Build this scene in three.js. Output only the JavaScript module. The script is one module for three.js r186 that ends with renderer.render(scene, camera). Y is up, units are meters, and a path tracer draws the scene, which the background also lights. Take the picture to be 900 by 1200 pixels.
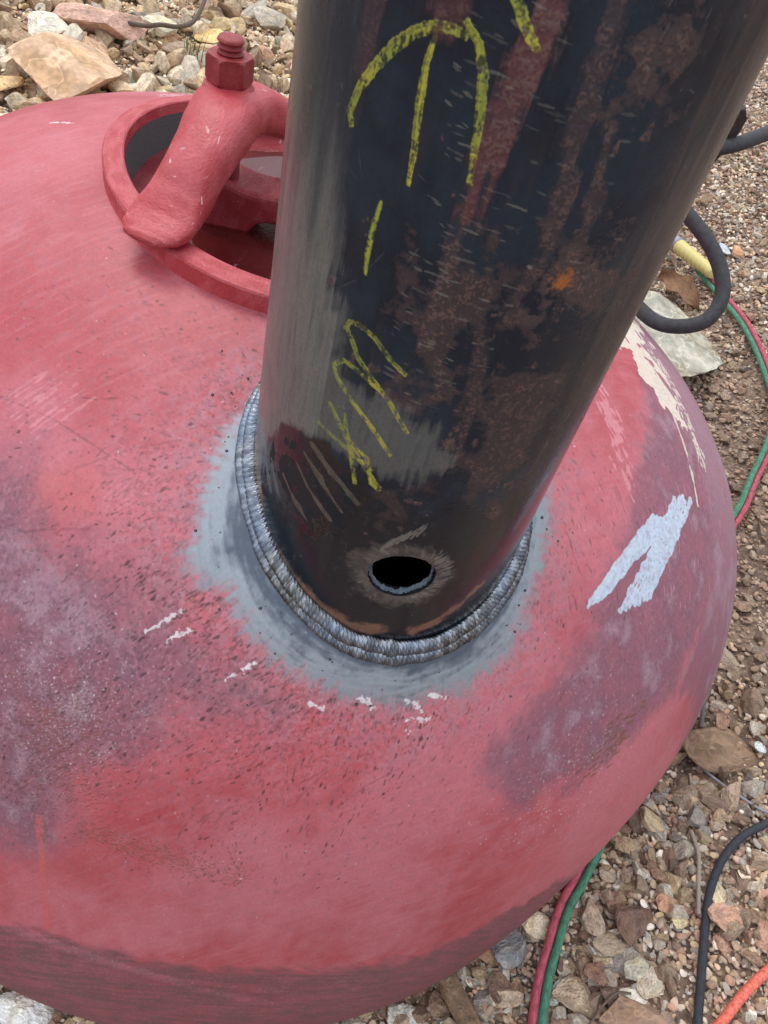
import * as THREE from 'three';
import { mergeGeometries, mergeVertices, toCreasedNormals } from 'three/addons/utils/BufferGeometryUtils.js';
import { Brush, Evaluator, SUBTRACTION } from 'three-bvh-csg';

// ---------------------------------------------------------------- camera, sky, sun, exposure
const U = 0.11;                        // pipe radius in metres: lengths of the tank are given in it
const HC = 1.15, ZC = 3.967 * U;       // camera height over the ground, distance to the pipe axis
const V = (x, y, z) => new THREE.Vector3(x, y, z);
const W = (x, y, f) => V(x * U, HC + y * U, ZC - f * U);   // right, up, forward from the camera in pipe radii
const scene = new THREE.Scene();
const camera = new THREE.PerspectiveCamera(67.32, 768 / 1024, 0.02, 900);
camera.position.set(0, HC, ZC);
{
  const up = V(240, 821, 901).normalize();                 // the pipe's direction in camera axes
  const fw = V(0, 0, -1).addScaledVector(up, up.z).normalize(), rt = new THREE.Vector3().crossVectors(fw, up);
  const m = new THREE.Matrix4().makeBasis(V(rt.x, up.x, -fw.x), V(rt.y, up.y, -fw.y), V(rt.z, up.z, -fw.z));
  camera.quaternion.setFromRotationMatrix(m);
}
camera.updateMatrixWorld();
const renderer = new THREE.WebGLRenderer({ antialias: true });
renderer.setSize(768, 1024);
renderer.toneMapping = THREE.LinearToneMapping;
renderer.toneMappingExposure = 1.6;
renderer.shadowMap.enabled = true;

function rng(seed) { let s = seed >>> 0; return () => { s = (s + 0x6D2B79F5) >>> 0; let t = Math.imul(s ^ (s >>> 15), 1 | s); t = (t + Math.imul(t ^ (t >>> 7), 61 | t)) ^ t; return ((t ^ (t >>> 14)) >>> 0) / 4294967296; }; }
const TILE = 256, tile = new Float32Array(TILE * TILE); { const r = rng(77); for (let i = 0; i < tile.length; i++) tile[i] = r(); }
function vn(x, y) {
  const xi = Math.floor(x), yi = Math.floor(y); let fx = x - xi, fy = y - yi; fx = fx * fx * (3 - 2 * fx); fy = fy * fy * (3 - 2 * fy);
  const a = xi & 255, b = (xi + 1) & 255, c = (yi & 255) << 8, d = ((yi + 1) & 255) << 8;
  const p = tile[c + a], q = tile[c + b], r = tile[d + a], s = tile[d + b];
  return p + (q - p) * fx + (r - p) * fy + (p - q - r + s) * fx * fy;
}
function fb(x, y, o) { let s = 0, a = 0.5, n = 0; for (let i = 0; i < o; i++) { s += a * vn(x, y); n += a; a *= 0.5; const t = x; x = x * 1.62 + y * 1.17 + 17.3; y = y * 1.62 - t * 1.17 + 5.1; } return s / n; }
const sm = (a, b, x) => { const t = Math.min(1, Math.max(0, (x - a) / (b - a))); return t * t * (3 - 2 * t); };
const l1 = v => { v /= 255; return v <= 0.04045 ? v / 12.92 : Math.pow((v + 0.055) / 1.055, 2.4); };
const L = (r, g, b) => [l1(r), l1(g), l1(b)];
const enc = v => 255 * (v <= 0.0031308 ? 12.92 * v : 1.055 * Math.pow(Math.max(v, 0), 1 / 2.4) - 0.055);
const C = (r, g, b) => new THREE.Color().setRGB(l1(r), l1(g), l1(b));

{ // overcast sky: bright even cloud with soft lumps, a little brighter towards the back left
  const w = 512, h = 256, d = new Float32Array(w * h * 4);
  for (let j = 0; j < h; j++) for (let i = 0; i < w; i++) {
    const el = ((j + 0.5) / h - 0.5) * Math.PI, az = (i + 0.5) / w * 2 * Math.PI, ce = Math.cos(el);
    const x = Math.cos(az) * ce, z = Math.sin(az) * ce, y = Math.sin(el);
    const cl = fb(x / (0.35 + Math.abs(y)) * 1.6 + 40, z / (0.35 + Math.abs(y)) * 1.6 + 60, 5);
    let s = (0.36 + 0.72 * Math.max(0, y)) * (1 + 0.6 * (cl - 0.5));
    if (y < 0) s = 0.25;
    const k = 4 * (j * w + i); d[k] = s * 0.95; d[k + 1] = s * 1.0; d[k + 2] = s * 1.09; d[k + 3] = 1;
  }
  const t = new THREE.DataTexture(d, w, h, THREE.RGBAFormat, THREE.FloatType);
  t.mapping = THREE.EquirectangularReflectionMapping; t.magFilter = t.minFilter = THREE.LinearFilter; t.needsUpdate = true;
  scene.background = t; scene.environment = t; scene.environmentIntensity = 1; scene.backgroundIntensity = 1;
}
const sun = new THREE.DirectionalLight(0xfff6ec, 0.8);
sun.position.set(-1.6, 4.2, -1.6); sun.target.position.set(0, 0.5, 0);
sun.castShadow = true; sun.shadow.radius = 40; sun.shadow.mapSize.set(2048, 2048);
Object.assign(sun.shadow.camera, { left: -3, right: 3, top: 3, bottom: -3, near: 0.1, far: 12 });
scene.add(sun, sun.target);

// ---------------------------------------------------------------- helpers
const counts = {};
function numbered(n) { const k = counts[n] = (counts[n] ?? -1) + 1; return k ? `${n}_${String(k).padStart(3, '0')}` : n; }
function mesh(name, g, m, parent, at) {
  const o = new THREE.Mesh(g, m); o.name = parent ? name : numbered(name); o.castShadow = o.receiveShadow = true;
  if (at) g.translate(-at.x, -at.y, -at.z);
  (parent ?? scene).add(o); return o;
}
function tag(o, label, category, group, kind) { o.userData = {}; if (label) o.userData.label = label; if (category) o.userData.category = category; if (group) o.userData.group = group; if (kind) o.userData.kind = kind; return o; }
function dataTex(n, m, fn, srgb, wrap = THREE.MirroredRepeatWrapping) {
  const t = new THREE.DataTexture(fn, n, m, THREE.RGBAFormat, THREE.UnsignedByteType);
  t.wrapS = t.wrapT = wrap; t.magFilter = THREE.LinearFilter; t.minFilter = THREE.LinearMipmapLinearFilter; t.generateMipmaps = true;
  if (srgb) t.colorSpace = THREE.SRGBColorSpace; t.needsUpdate = true; return t;
}
function gridGeo(nu, nv, fn, closeU = false) { // fn(i/nu, j/nv) -> [Vector3, u, v]
  const p = [], uv = [], ix = [];
  for (let j = 0; j <= nv; j++) for (let i = 0; i <= nu; i++) { const [q, a, b] = fn(i / nu, j / nv, i, j); p.push(q.x, q.y, q.z); uv.push(a ?? i / nu, b ?? j / nv); }
  for (let j = 0; j < nv; j++) for (let i = 0; i < nu; i++) { const a = j * (nu + 1) + i, b = a + 1, c = a + nu + 1, d = c + 1; ix.push(a, b, d, a, d, c); }
  const g = new THREE.BufferGeometry(); g.setAttribute('position', new THREE.Float32BufferAttribute(p, 3)); g.setAttribute('uv', new THREE.Float32BufferAttribute(uv, 2)); g.setIndex(ix);
  g.computeVertexNormals();
  if (closeU) { const n = g.attributes.normal, t = V(0, 0, 0), s = V(0, 0, 0); for (let j = 0; j <= nv; j++) { const a = j * (nu + 1), b = a + nu; t.fromBufferAttribute(n, a); s.fromBufferAttribute(n, b); t.add(s).normalize(); n.setXYZ(a, t.x, t.y, t.z); n.setXYZ(b, t.x, t.y, t.z); } }
  return g;
}
function sdPoly(P, x, y) { // negative inside
  let d = 1e9, s = 1;
  for (let i = 0, j = P.length - 1; i < P.length; j = i++) {
    const ex = P[j][0] - P[i][0], ey = P[j][1] - P[i][1], wx = x - P[i][0], wy = y - P[i][1];
    const t = Math.min(1, Math.max(0, (wx * ex + wy * ey) / (ex * ex + ey * ey))), bx = wx - ex * t, by = wy - ey * t;
    d = Math.min(d, bx * bx + by * by);
    const a = y >= P[i][1], b = y < P[j][1], c = ex * wy > ey * wx;
    if ((a && b && c) || (!a && !b && !c)) s = -s;
  }
  return s * Math.sqrt(d);
}
function sdLine(P, x, y) { let d = 1e9, at = 0; for (let i = 1; i < P.length; i++) { const ex = P[i][0] - P[i - 1][0], ey = P[i][1] - P[i - 1][1], wx = x - P[i - 1][0], wy = y - P[i - 1][1]; const t = Math.min(1, Math.max(0, (wx * ex + wy * ey) / (ex * ex + ey * ey + 1e-12))), q = Math.hypot(wx - ex * t, wy - ey * t); if (q < d) { d = q; at = (i - 1 + t) / (P.length - 1); } } return [d, at]; }
class Mask { // strokes painted into a coverage map over a chart
  constructor(n, m, x0, y0, w, h) { Object.assign(this, { n, m, x0, y0, w, h, a: new Float32Array(n * m) }); }
  line(P, width, alpha, rough = 0.35, freq = 40, taper = 0) {
    const px = this.w / this.n, py = this.h / this.m, r = width + 2 * px; let ax = 1e9, ay = 1e9, bx = -1e9, by = -1e9;
    for (const p of P) { ax = Math.min(ax, p[0]); bx = Math.max(bx, p[0]); ay = Math.min(ay, p[1]); by = Math.max(by, p[1]); }
    const i0 = Math.max(0, Math.floor((ax - r - this.x0) / px)), i1 = Math.min(this.n - 1, Math.ceil((bx + r - this.x0) / px)), j0 = Math.max(0, Math.floor((ay - r - this.y0) / py)), j1 = Math.min(this.m - 1, Math.ceil((by + r - this.y0) / py));
    for (let j = j0; j <= j1; j++) for (let i = i0; i <= i1; i++) {
      const x = this.x0 + (i + 0.5) * px, y = this.y0 + (j + 0.5) * py, [d, t] = sdLine(P, x, y);
      const w = (width / 2) * (taper ? Math.max(0.15, 1 - taper * Math.abs(2 * t - 1)) : 1);
      const e = d + rough * width * (fb(x * freq, y * freq, 3) - 0.5);
      const c = alpha * (1 - sm(w - 0.6 * px, w + 0.6 * px, e)); const k = j * this.n + i; if (c > this.a[k]) this.a[k] = c;
    }
  }
}

// ---------------------------------------------------------------- ground
const sp = t => t > 0 ? t * t / (t + 0.3) : 0;
function groundY(x, f) { // relative to the camera, metres
  const a = 4 * Math.tanh(x / 4), b = 6 * Math.tanh(f / 6);
  return -1.15 + 0.5 * sp(a - 0.1) + 0.09 * Math.max(0, b - 0.6) + 0.1 * sp(-a - 0.5) + 0.03 * (fb(x * 2.3 + 9, f * 2.3 + 4, 3) - 0.5);
}
const GS = (x, f, up = 0) => { let y = 0; for (let i = -1; i < 2; i++) for (let j = -1; j < 2; j++) y += groundY(x + i * 0.06, f + j * 0.06) / 9; return V(x, HC + y + up, ZC - f); };
const G = (x, f, up = 0) => V(x, HC + groundY(x, f) + up, ZC - f);
function soilTex() {
  const n = 1024, d = new Uint8Array(n * n * 4), b = new Uint8Array(n * n * 4);
  for (let j = 0; j < n; j++) for (let i = 0; i < n; i++) {
    const x = i / n * 64, y = j / n * 64, k = 4 * (j * n + i);
    const big = fb(x / 6, y / 6, 3), f = fb(x * 2, y * 2, 4), g = vn(x * 4, y * 4);
    const t = 0.55 + 0.5 * (f - 0.5) + 0.5 * (big - 0.5), c = L(146, 124, 107), e = L(100, 82, 71);
    for (let q = 0; q < 3; q++) d[k + q] = enc((e[q] + (c[q] - e[q]) * sm(0.3, 0.8, t)) * (0.75 + 0.5 * g));
    d[k + 3] = 255; b[k] = b[k + 1] = b[k + 2] = 255 * (0.6 * f + 0.4 * g); b[k + 3] = 255;
  }
  return [dataTex(n, n, d, true), dataTex(n, n, b, false)];
}
const [soilMap, soilBump] = soilTex();
{
  const N = 320, A = 0.75, K = 6.1, s = t => A * Math.sinh(K * (2 * t - 1));
  const g = gridGeo(N, N, (a, b) => { const x = s(a), f = 0.9 + s(b); const p = G(x, f, 0.012 * (fb(x * 30, f * 30, 3) - 0.5)); return [p, x / 0.8, f / 0.8]; });
  const m = new THREE.MeshStandardMaterial({ map: soilMap, bumpMap: soilBump, bumpScale: 0.006, roughness: 0.95 });
  tag(mesh('ground', g, m), 'brown stony soil sloping around the tank', null, null, 'structure');
}

// ---------------------------------------------------------------- tank shape
const P0 = [-1.353, -8.495, 7.03], R = 5.733, H = 5.086, NX = 2.663;
const ax = [0.18782405, 0.94383944, 0.27182576], e1 = [0.98220269, -0.18048794, -0.05198053], e2 = [0, -0.27675118, 0.96094161];
const dot = (a, b) => a[0] * b[0] + a[1] * b[1] + a[2] * b[2];
const onTank = (x, y, z) => W(P0[0] + e1[0] * x + ax[0] * y + e2[0] * z, P0[1] + e1[1] * x + ax[1] * y + e2[1] * z, P0[2] + e1[2] * x + ax[2] * y + e2[2] * z);
function tankF(x, y, f) { const q = [x - P0[0], y - P0[1], f - P0[2]], u = dot(q, e1), v = dot(q, e2), h = dot(q, ax); return Math.pow(Math.hypot(u, v) / R, NX) + Math.pow(Math.abs(h) / H, NX) - 1; }
function tankTop(x, f) { let a = -9, b = -2; for (let i = 0; i < 40; i++) { const m = (a + b) / 2; if (tankF(x, m, f) < 0) a = m; else b = m; } return a; }
const prof = []; { let s = 0, pr = 0, py = H; for (let i = 0; i <= 6000; i++) { const t = i / 6000 * Math.PI, c = Math.cos(t), q = Math.sin(t), r = R * Math.pow(Math.abs(q), 2 / NX), y = H * Math.sign(c) * Math.pow(Math.abs(c), 2 / NX); s += Math.hypot(r - pr, y - py); prof.push([s, r, y]); pr = r; py = y; } }
const SL = prof[6000][0];
function profAt(s) { let a = 0, b = 6000; while (b - a > 1) { const m = (a + b) >> 1; if (prof[m][0] < s) a = m; else b = m; } const t = (s - prof[a][0]) / (prof[b][0] - prof[a][0] + 1e-9); return [prof[a][1] + (prof[b][1] - prof[a][1]) * t, prof[a][2] + (prof[b][2] - prof[a][2]) * t]; }
const CX = -5, CY = -11.2, CW = 13;   // the painted part of the chart laid out from the crown of the tank
// manway opening: ellipse on the crown
const MW = { x: -1.55, f: 6.4, a: 1.83, b: 1.555, t: 2.0, w: 0.17 };
const mwLocal = (x, f) => { const c = Math.cos(MW.t), s = Math.sin(MW.t); return [(x - MW.x) * c + (f - MW.f) * s, -(x - MW.x) * s + (f - MW.f) * c]; };
const mwPoint = (ph, off) => { const c = Math.cos(MW.t), s = Math.sin(MW.t), nx = Math.cos(ph) * MW.b, ny = Math.sin(ph) * MW.a, l = Math.hypot(nx, ny), u = MW.a * Math.cos(ph) + off * nx / l, v = MW.b * Math.sin(ph) + off * ny / l; return [MW.x + u * c - v * s, MW.f + u * s + v * c]; };

// ---------------------------------------------------------------- paint of the tank
const TN = 2048;
function paintTank() {
  const r = rng(5), M = () => new Mask(TN, TN, CX, CY, CW, CW);
  const dark = M(), pale = M(), scrape = M(), white = M();
  const haz = [[-0.36, -4.1], [-0.5, -4.5], [-0.6, -4.87], [-0.56, -5.22], [-0.45, -5.54], [-0.49, -5.74], [-0.3, -5.85], [-0.07, -5.86], [0.17, -6.04], [0.57, -6.16], [1.1, -6.13], [1.58, -5.97], [2.0, -5.65], [2.18, -5.24], [2.14, -4.81], [2.06, -4.44], [1.7, -3.7], [0.8, -3.4], [-0.2, -3.9]];
  const mauveL = [[-5, -5.6], [-2.07, -5.52], [-1.75, -5.58], [-1.46, -5.93], [-1.07, -6], [-0.66, -6.14], [-0.15, -6.17], [0.32, -6.24], [0.66, -6.43], [-0.01, -6.73], [-0.27, -7.19], [-0.64, -7.51], [-0.65, -8.05], [-0.73, -8.5], [-1.26, -8.57], [-5, -8.8]];
  const mauveR = [[2.67, -1.83], [2.62, -2.78], [2.73, -3.41], [2.79, -3.92], [2.8, -4.64], [2.84, -5.33], [2.69, -5.94], [3.34, -6.06], [3.91, -5.39], [4.2, -4.79], [4.32, -4.13], [4.36, -3.08], [4.55, -2.17], [4.39, -1.16], [3.63, -1.23], [3.05, -0.74]];
  const edgeR = [[2.3, -0.2], [2.67, -0.96], [3.1, -1.49], [3.57, -1.97], [4.05, -2.7], [4.25, -3.59], [4.32, -4.13], [4.84, -3.95], [8, -3.75], [8, 2], [2, 2]];
  const dirt = [[-5, -10.4], [-2.2, -9.95], [-1.08, -9.68], [-0.33, -9.54], [0.59, -9.34], [0.88, -9.42], [1.8, -9.15], [3.37, -8.5], [4.5, -7.85], [5.11, -7.1], [5.73, -6.1], [8, -5], [8, -12], [-5, -12]];
  const orange = [-1.46, -5.6];
  // dark flecks and ticks of weld spatter and wear, thick round the weld and down the near left side
  for (let i = 0; i < 3600; i++) {
    const near = r() < 0.6; let x, y, ang;
    if (near) { const th = r() * 6.283, q = 1.35 + 1.9 * Math.pow(r(), 1.5); x = 0.75 + q * Math.cos(th); y = -4.85 + q * Math.sin(th) * 0.95; if (y > -3.2 || (x > 2.6 && r() < 0.6)) continue; ang = Math.atan2(y + 4.85, x - 0.75) + (r() - 0.5) * 0.9 + (x > 1.9 ? -1.0 : 0); }
    else { x = -1.6 + 3.4 * r(); y = -5.2 - 3.1 * r(); if (fb(x * 1.3, y * 1.3, 2) < 0.45) continue; ang = 0.9 + 0.35 * r() + (x > 0.8 ? 0.9 : 0); }
    const l = 0.008 + 0.06 * r() * r() * r(), w = 0.006 + 0.012 * r() * r(), c = Math.cos(ang) * l, s = Math.sin(ang) * l;
    dark.line([[x - c, y - s], [x + c, y + s]], w * 1.6, 0.3 + 0.7 * r() * r(), 0.8, 35, 0.7);
  }
  for (let i = 0; i < 500; i++) { const x = -0.9 + 2.9 * r(), y = -5.9 - 2.0 * r() * r(), a = (x > 1.0 ? 1.9 : 1.0) + 0.5 * (r() - 0.5), l = 0.02 + 0.08 * r() * r(); dark.line([[x, y], [x + l * Math.cos(a), y + l * Math.sin(a)]], 0.012 + 0.022 * r() * r(), 0.5 + 0.5 * r(), 0.9, 30, 0.7); }
  for (let i = 0; i < 26; i++) { const x = -0.9 + 2.6 * r(), y = -6.2 - 1.6 * r(), a = 1.05 + 0.5 * r(), l = 0.15 + 0.4 * r(); dark.line([[x, y], [x + l * 0.5 * Math.cos(a + 0.1), y + l * 0.5 * Math.sin(a + 0.1)], [x + l * Math.cos(a), y + l * Math.sin(a)]], 0.02, 0.3, 1.6, 24, 0.9); }
  for (let i = 0; i < 22; i++) { const x = 2.05 + 0.9 * r(), y = -4.6 + 1.3 * r(), a = -0.75 + 0.3 * r(), l = 0.08 + 0.35 * r() * r(); dark.line([[x, y], [x + l * Math.cos(a), y + l * Math.sin(a)]], 0.014, 0.5, 0.9, 20, 0.8); }
  dark.line([[-2.26, -5.09], [-1.79, -5.16], [-1.25, -5.3], [-1.03, -5.35]], 0.012, 0.4, 1.6, 30);
  dark.line([[-1.6, -5.55], [-1.2, -5.25], [-0.85, -5.05]], 0.016, 0.25, 2.0, 26);
  dark.line([[-2.3, -6.0], [-1.7, -5.95], [-1.2, -5.8]], 0.016, 0.3, 2.0, 26);
  // white specks and pale scratches
  for (let i = 0; i < 2600; i++) {
    let x, y; const k = r();
    if (k < 0.35) { x = -0.9 + 1.0 * (r() + r() - 1); y = -7.0 + 0.8 * (r() + r() - 1); } else if (k < 0.65) { x = 3.75 + 0.9 * (r() + r() - 1); y = -5.6 + 1.0 * (r() + r() - 1); } else { x = -3.5 + 9 * r(); y = -9.5 + 10 * r(); }
    const w = 0.005 + 0.016 * r() * r() * r(); white.line([[x, y], [x + 0.02 * (r() - 0.5), y + 0.02 * (r() - 0.5)]], w, 0.15 + 0.7 * r() * r(), 0.8, 50);
  }
  for (let i = 0; i < 90; i++) { const x = -3 + 8 * r(), y = -9.4 + 9 * r(), a = r() * 6.28, l = 0.1 + 0.5 * r() * r(); pale.line([[x, y], [x + l * 0.5 * Math.cos(a), y + l * 0.5 * Math.sin(a)], [x + l * Math.cos(a + 0.12), y + l * Math.sin(a + 0.12)]], 0.009, 0.25 + 0.35 * r(), 0.9, 25, 0.6); }
  for (let i = 0; i < 9; i++) { const o = i * 0.045 + 0.02 * r(); scrape.line([[-2.25 + o, -5.12 - 0.03 * i], [-1.98 + o + 0.06 * r(), -4.78 - 0.02 * i]], 0.02, 0.2 + 0.35 * r(), 2.4, 22, 0.7); }
  for (let i = 0; i < 7; i++) { const o = i * 0.04; scrape.line([[-1.25 + o, -5.62], [-1.1 + o, -5.35 - 0.02 * i]], 0.014, 0.15 + 0.3 * r(), 2.4, 22, 0.7); }
  for (let i = 0; i < 70; i++) { const t = r(), x = 2.05 + 0.5 * t + 0.14 * (r() + r() - 1), y = -2.55 - 0.75 * t + 0.2 * (r() - 0.5), a = -0.9 + 0.5 * r(); scrape.line([[x, y], [x + 0.12 * Math.cos(a), y + 0.12 * Math.sin(a)]], 0.03, 0.75, 1.8, 20, 0.4); }
  for (let i = 0; i < 60; i++) { const x = 3.0 + 1.3 * r(), y = -1.6 - 2.2 * r(), a = -1.0 + 0.4 * r(), l = 0.05 + 0.3 * r() * r(); scrape.line([[x, y], [x + l * Math.cos(a), y + l * Math.sin(a)]], 0.014, 0.5, 1.5, 20, 0.6); }
  // brushed on white paint, cream patch, small white daubs
  const w1 = [[2.73, -4.43], [2.83, -3.95], [2.93, -3.6], [3.07, -3.25]], w2 = [[3.18, -4.14], [3.2, -3.8], [3.25, -3.4], [3.34, -2.76]];
  for (let i = -3; i <= 3; i++) { const o = i * 0.027, t = 0.12 * r(); white.line(w1.map(([x, y], k) => [x - 0.01 + 0.025 * k + o * (0.7 + 0.35 * k), y - (k ? 0 : -t) + i * 0.03]), 0.05, 0.97, 0.9, 16); white.line(w2.map(([x, y], k) => [x - 0.01 * (3 - k) + o * 1.6, y + (k === 3 ? -Math.abs(i) * 0.09 * r() : 0) + i * 0.05]), 0.062, 0.97, 0.9, 16); }
  const daubs = [[0.91, -6.28, 1.03, -6.28], [1.23, -6.08, 1.42, -6.1], [1.59, -5.92, 1.8, -5.93], [1.72, -6.04, 1.87, -5.95], [1.74, -6.12, 1.83, -6.1], [1.75, -5.8, 1.89, -5.75], [-0.5, -6.3, -0.3, -6.07], [-0.33, -6.31, -0.2, -6.19], [0.22, -6.38, 0.26, -6.33], [0.3, -6.28, 0.37, -6.2], [-3.47, -1.95, -3.26, -1.95], [-3.12, -0.4, -2.98, -0.02], [-3.05, -0.5, -2.9, -0.15], [-1.7, -3.4, -1.62, -3.38], [-1.55, -3.35, -1.5, -3.38], [-1.9, -3.55, -1.8, -3.52]];
  for (const [a, b, c, d] of daubs) white.line([[a, b], [(a + c) / 2 + 0.01, (b + d) / 2 + 0.012], [c, d]], 0.034, 0.85, 2.2, 40, 0.6);
  const cream = [[2.62, 0.02], [2.5, -0.5], [2.53, -1.3], [2.8, -1.52], [3.05, -1.75]];
  const cMask = M(); cMask.line(cream, 0.46, 0.9, 1.5, 7, 0.3); cMask.line([[2.85, -1.5], [3.2, -2.0], [3.6, -2.6]], 0.035, 0.8, 2.5, 9);
  for (let i = 0; i < 140; i++) { const t = r(), x = 2.75 + 0.9 * t + 0.25 * (r() - 0.4), y = -0.7 - 1.3 * t + 0.2 * (r() - 0.5); cMask.line([[x, y], [x + 0.05 * r(), y - 0.05 * r()]], 0.03, 0.8, 1.5, 20); }
  // rust rings along the old line, chipped patch on the right
  const rust = M(); const rl = [[-0.46, -8.06], [-0.01, -8.01], [0.36, -7.99], [0.83, -7.97], [1.35, -7.84]];
  for (let i = 0; i < 900; i++) { const t = r(), k = Math.min(3, Math.floor(t * 4)), u = t * 4 - k, x = rl[k][0] + (rl[k + 1][0] - rl[k][0]) * u + 0.06 * (r() - 0.5), y = rl[k][1] + (rl[k + 1][1] - rl[k][1]) * u + 0.16 * (r() + r() - 1); rust.line([[x, y], [x + 0.01, y]], 0.006 + 0.018 * r() * r(), 0.3 + 0.5 * r(), 1, 50); }
  for (let i = 0; i < 1300; i++) { const x = -0.85 + 0.75 * (r() + r() - 1), y = -7.4 + 0.75 * (r() + r() - 1); rust.line([[x, y], [x + 0.015, y + 0.01]], 0.005 + 0.016 * r() * r(), 0.3 + 0.5 * r(), 1, 50); }
  for (let i = 0; i < 60; i++) { const x = 3.9 + 0.25 * (r() + r() - 1), y = -5.05 + 0.5 * (r() + r() - 1); rust.line([[x, y], [x + 0.03, y + 0.05]], 0.02 + 0.02 * r(), 0.7, 1, 30); }
  const run = [[-0.87, -8.14], [-0.68, -8.71], [-0.42, -9.43]];
  const col = new Uint8Array(TN * TN * 4), rm = new Uint8Array(TN * TN * 4), bp = new Uint8Array(TN * TN * 4);
  const red = L(171, 68, 76), red2 = L(184, 86, 94), chalk = L(197, 121, 131), orangeC = L(198, 96, 90), mauve = L(134, 88, 103), mauve2 = L(163, 130, 142), dirtC = L(98, 72, 72), dirt2 = L(122, 72, 78), metal = L(88, 95, 106), metal2 = L(148, 155, 162), darkC = L(58, 34, 38), whiteC = L(226, 222, 222), paintW = L(190, 208, 224), creamC = L(222, 210, 194), rustC = L(120, 78, 58);
  const bb = P => P.reduce((m, p) => [Math.min(m[0], p[0]), Math.min(m[1], p[1]), Math.max(m[2], p[0]), Math.max(m[3], p[1])], [9e9, 9e9, -9e9, -9e9]);
  const boxes = new Map(); for (const P of [haz, mauveL, mauveR, edgeR, dirt]) boxes.set(P, bb(P));
  const sd = (P, x, y) => { const b = boxes.get(P); return x < b[0] - 0.5 || x > b[2] + 0.5 || y < b[1] - 0.5 || y > b[3] + 0.5 ? 9 : sdPoly(P, x, y); };
  for (let j = 0; j < TN; j++) for (let i = 0; i < TN; i++) {
    const x = CX + (i + 0.5) / TN * CW, y = CY + (j + 0.5) / TN * CW, k = j * TN + i;
    const n1 = fb(x * 0.8 + 3, y * 0.8, 4), n2 = fb(x * 5, y * 5, 4), n3 = fb(x * 24, y * 24, 3), nf = vn(x * 70, y * 70), brush = fb(x * 3 + y * 2, (y - x) * 22, 3);
    let c = [0, 0, 0], ro = 0.5, me = 0, h = 0.5 + 0.18 * (n3 - 0.5) + 0.1 * (nf - 0.5);
    const mix = (t, q) => { if (t > 0) { c[0] += (q[0] - c[0]) * t; c[1] += (q[1] - c[1]) * t; c[2] += (q[2] - c[2]) * t; } };
    mix(1, red); mix(sm(0.35, 0.65, n1 + 0.25 * (n2 - 0.5)), red2);
    const up = sm(0.3, 0.72, 0.75 * fb(x * 0.9 + 30, y * 0.9 + 8, 4) + 0.25 * fb(x * 7 + 2, y * 7, 3)); mix(0.62 * up, chalk);
    mix(0.22 * sm(0.5, 0.8, brush), chalk); ro += 0.12 * up;
    const od = Math.hypot(x - orange[0], (y - orange[1]) * 1.3); mix(0.4 * (1 - sm(0.12, 0.36, od + 0.3 * (n2 - 0.5))), orangeC);
    // chalked mauve areas
    const ed = 0.6 * (n2 - 0.5) + 0.3 * (n3 - 0.5) + 0.4 * (fb(x * 1.7 + 70, y * 1.7, 3) - 0.5);
    const mL = 1 - sm(-0.3, 0.3, sd(mauveL, x, y) + ed), mR = 1 - sm(-0.2, 0.2, sd(mauveR, x, y) + ed * 0.8), mE = 1 - sm(-0.2, 0.25, sd(edgeR, x, y) + ed);
    const mv = Math.max(mL, mR, mE * 0.95); mix(mv * Math.min(1, 0.95 + 0.6 * (n2 - 0.5)), mauve); mix(mE * 0.6 * sm(-4.2, -1.2, y + 1.5 * (n2 - 0.5)), mauve2); mix(mv * 0.8 * sm(0.5, 0.75, n2 * 0.7 + 0.3 * fb(x * 1.6, y * 1.6, 3)), mauve2); ro += 0.16 * mv;
    // grime along the foot of the head
    const dd = sd(dirt, x, y), dm = 1 - sm(-0.12, 0.1, dd + 0.3 * (fb(x * 2.5, y * 9, 3) - 0.5)); const st = fb(x * 2 + y, (y * 0.95 - x * 0.35) * 26, 3);
    mix(dm * 0.7, dirt2); mix(dm * 0.65 * sm(0.15, 0.8, st + 0.5 * (n2 - 0.5)), dirtC); ro += 0.2 * dm;
    const [rd] = sdLine(run, x, y); mix(0.6 * (1 - sm(0.03, 0.05, rd + 0.04 * (n2 - 0.5))), orangeC);
    // worn grey-pink fringe then bare metal round the weld
    const hd = sd(haz, x, y) + 0.14 * (n2 - 0.5) + 0.12 * (n3 - 0.5) + 0.05 * (nf - 0.5);
    mix(0.35 * (1 - sm(0.02, 0.55, hd + 0.6 * (n2 - 0.5))) * sm(0.35, 0.6, n3), mauve2);
    mix(0.22 * sm(0.5, 0.7, n3) * (1 - sm(2, 4, Math.abs(y + 6))), mauve);
    h += 0.6 * rust.a[k] - 0.15; h -= 0.25 * dark.a[k];
    mix(rust.a[k] * 0.9, rustC); ro += 0.3 * rust.a[k];
    mix(dark.a[k] * 0.85, darkC); mix(pale.a[k] * 0.7, chalk); mix(scrape.a[k] * 0.7, L(220, 150, 158));
    const hm = 1 - sm(-0.1, 0.09, hd + 0.07 * (fb(Math.atan2(y + 4.85, x - 0.75) * 40, Math.hypot(x - 0.75, y + 4.85) * 9, 2) - 0.5) * 2);
    if (hm > 0) { const q = Math.hypot(x - 0.75, y + 4.85); const g = fb(Math.atan2(y + 4.85, x - 0.75) * 6, q * 30, 3); const t = [0, 1, 2].map(a => metal[a] + (metal2[a] - metal[a]) * sm(0.3, 0.75, 0.15 * n2 + 0.42 * g + 0.25 * n3 + 0.6 * sm(-0.42, -0.04, sd(haz, x, y)) - 0.25)); mix(hm, t); me = 0.75 * hm; ro = ro * (1 - hm) + hm * (0.36 + 0.2 * n3); h = h * (1 - hm) + hm * (0.25 + 0.25 * g); }
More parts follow.
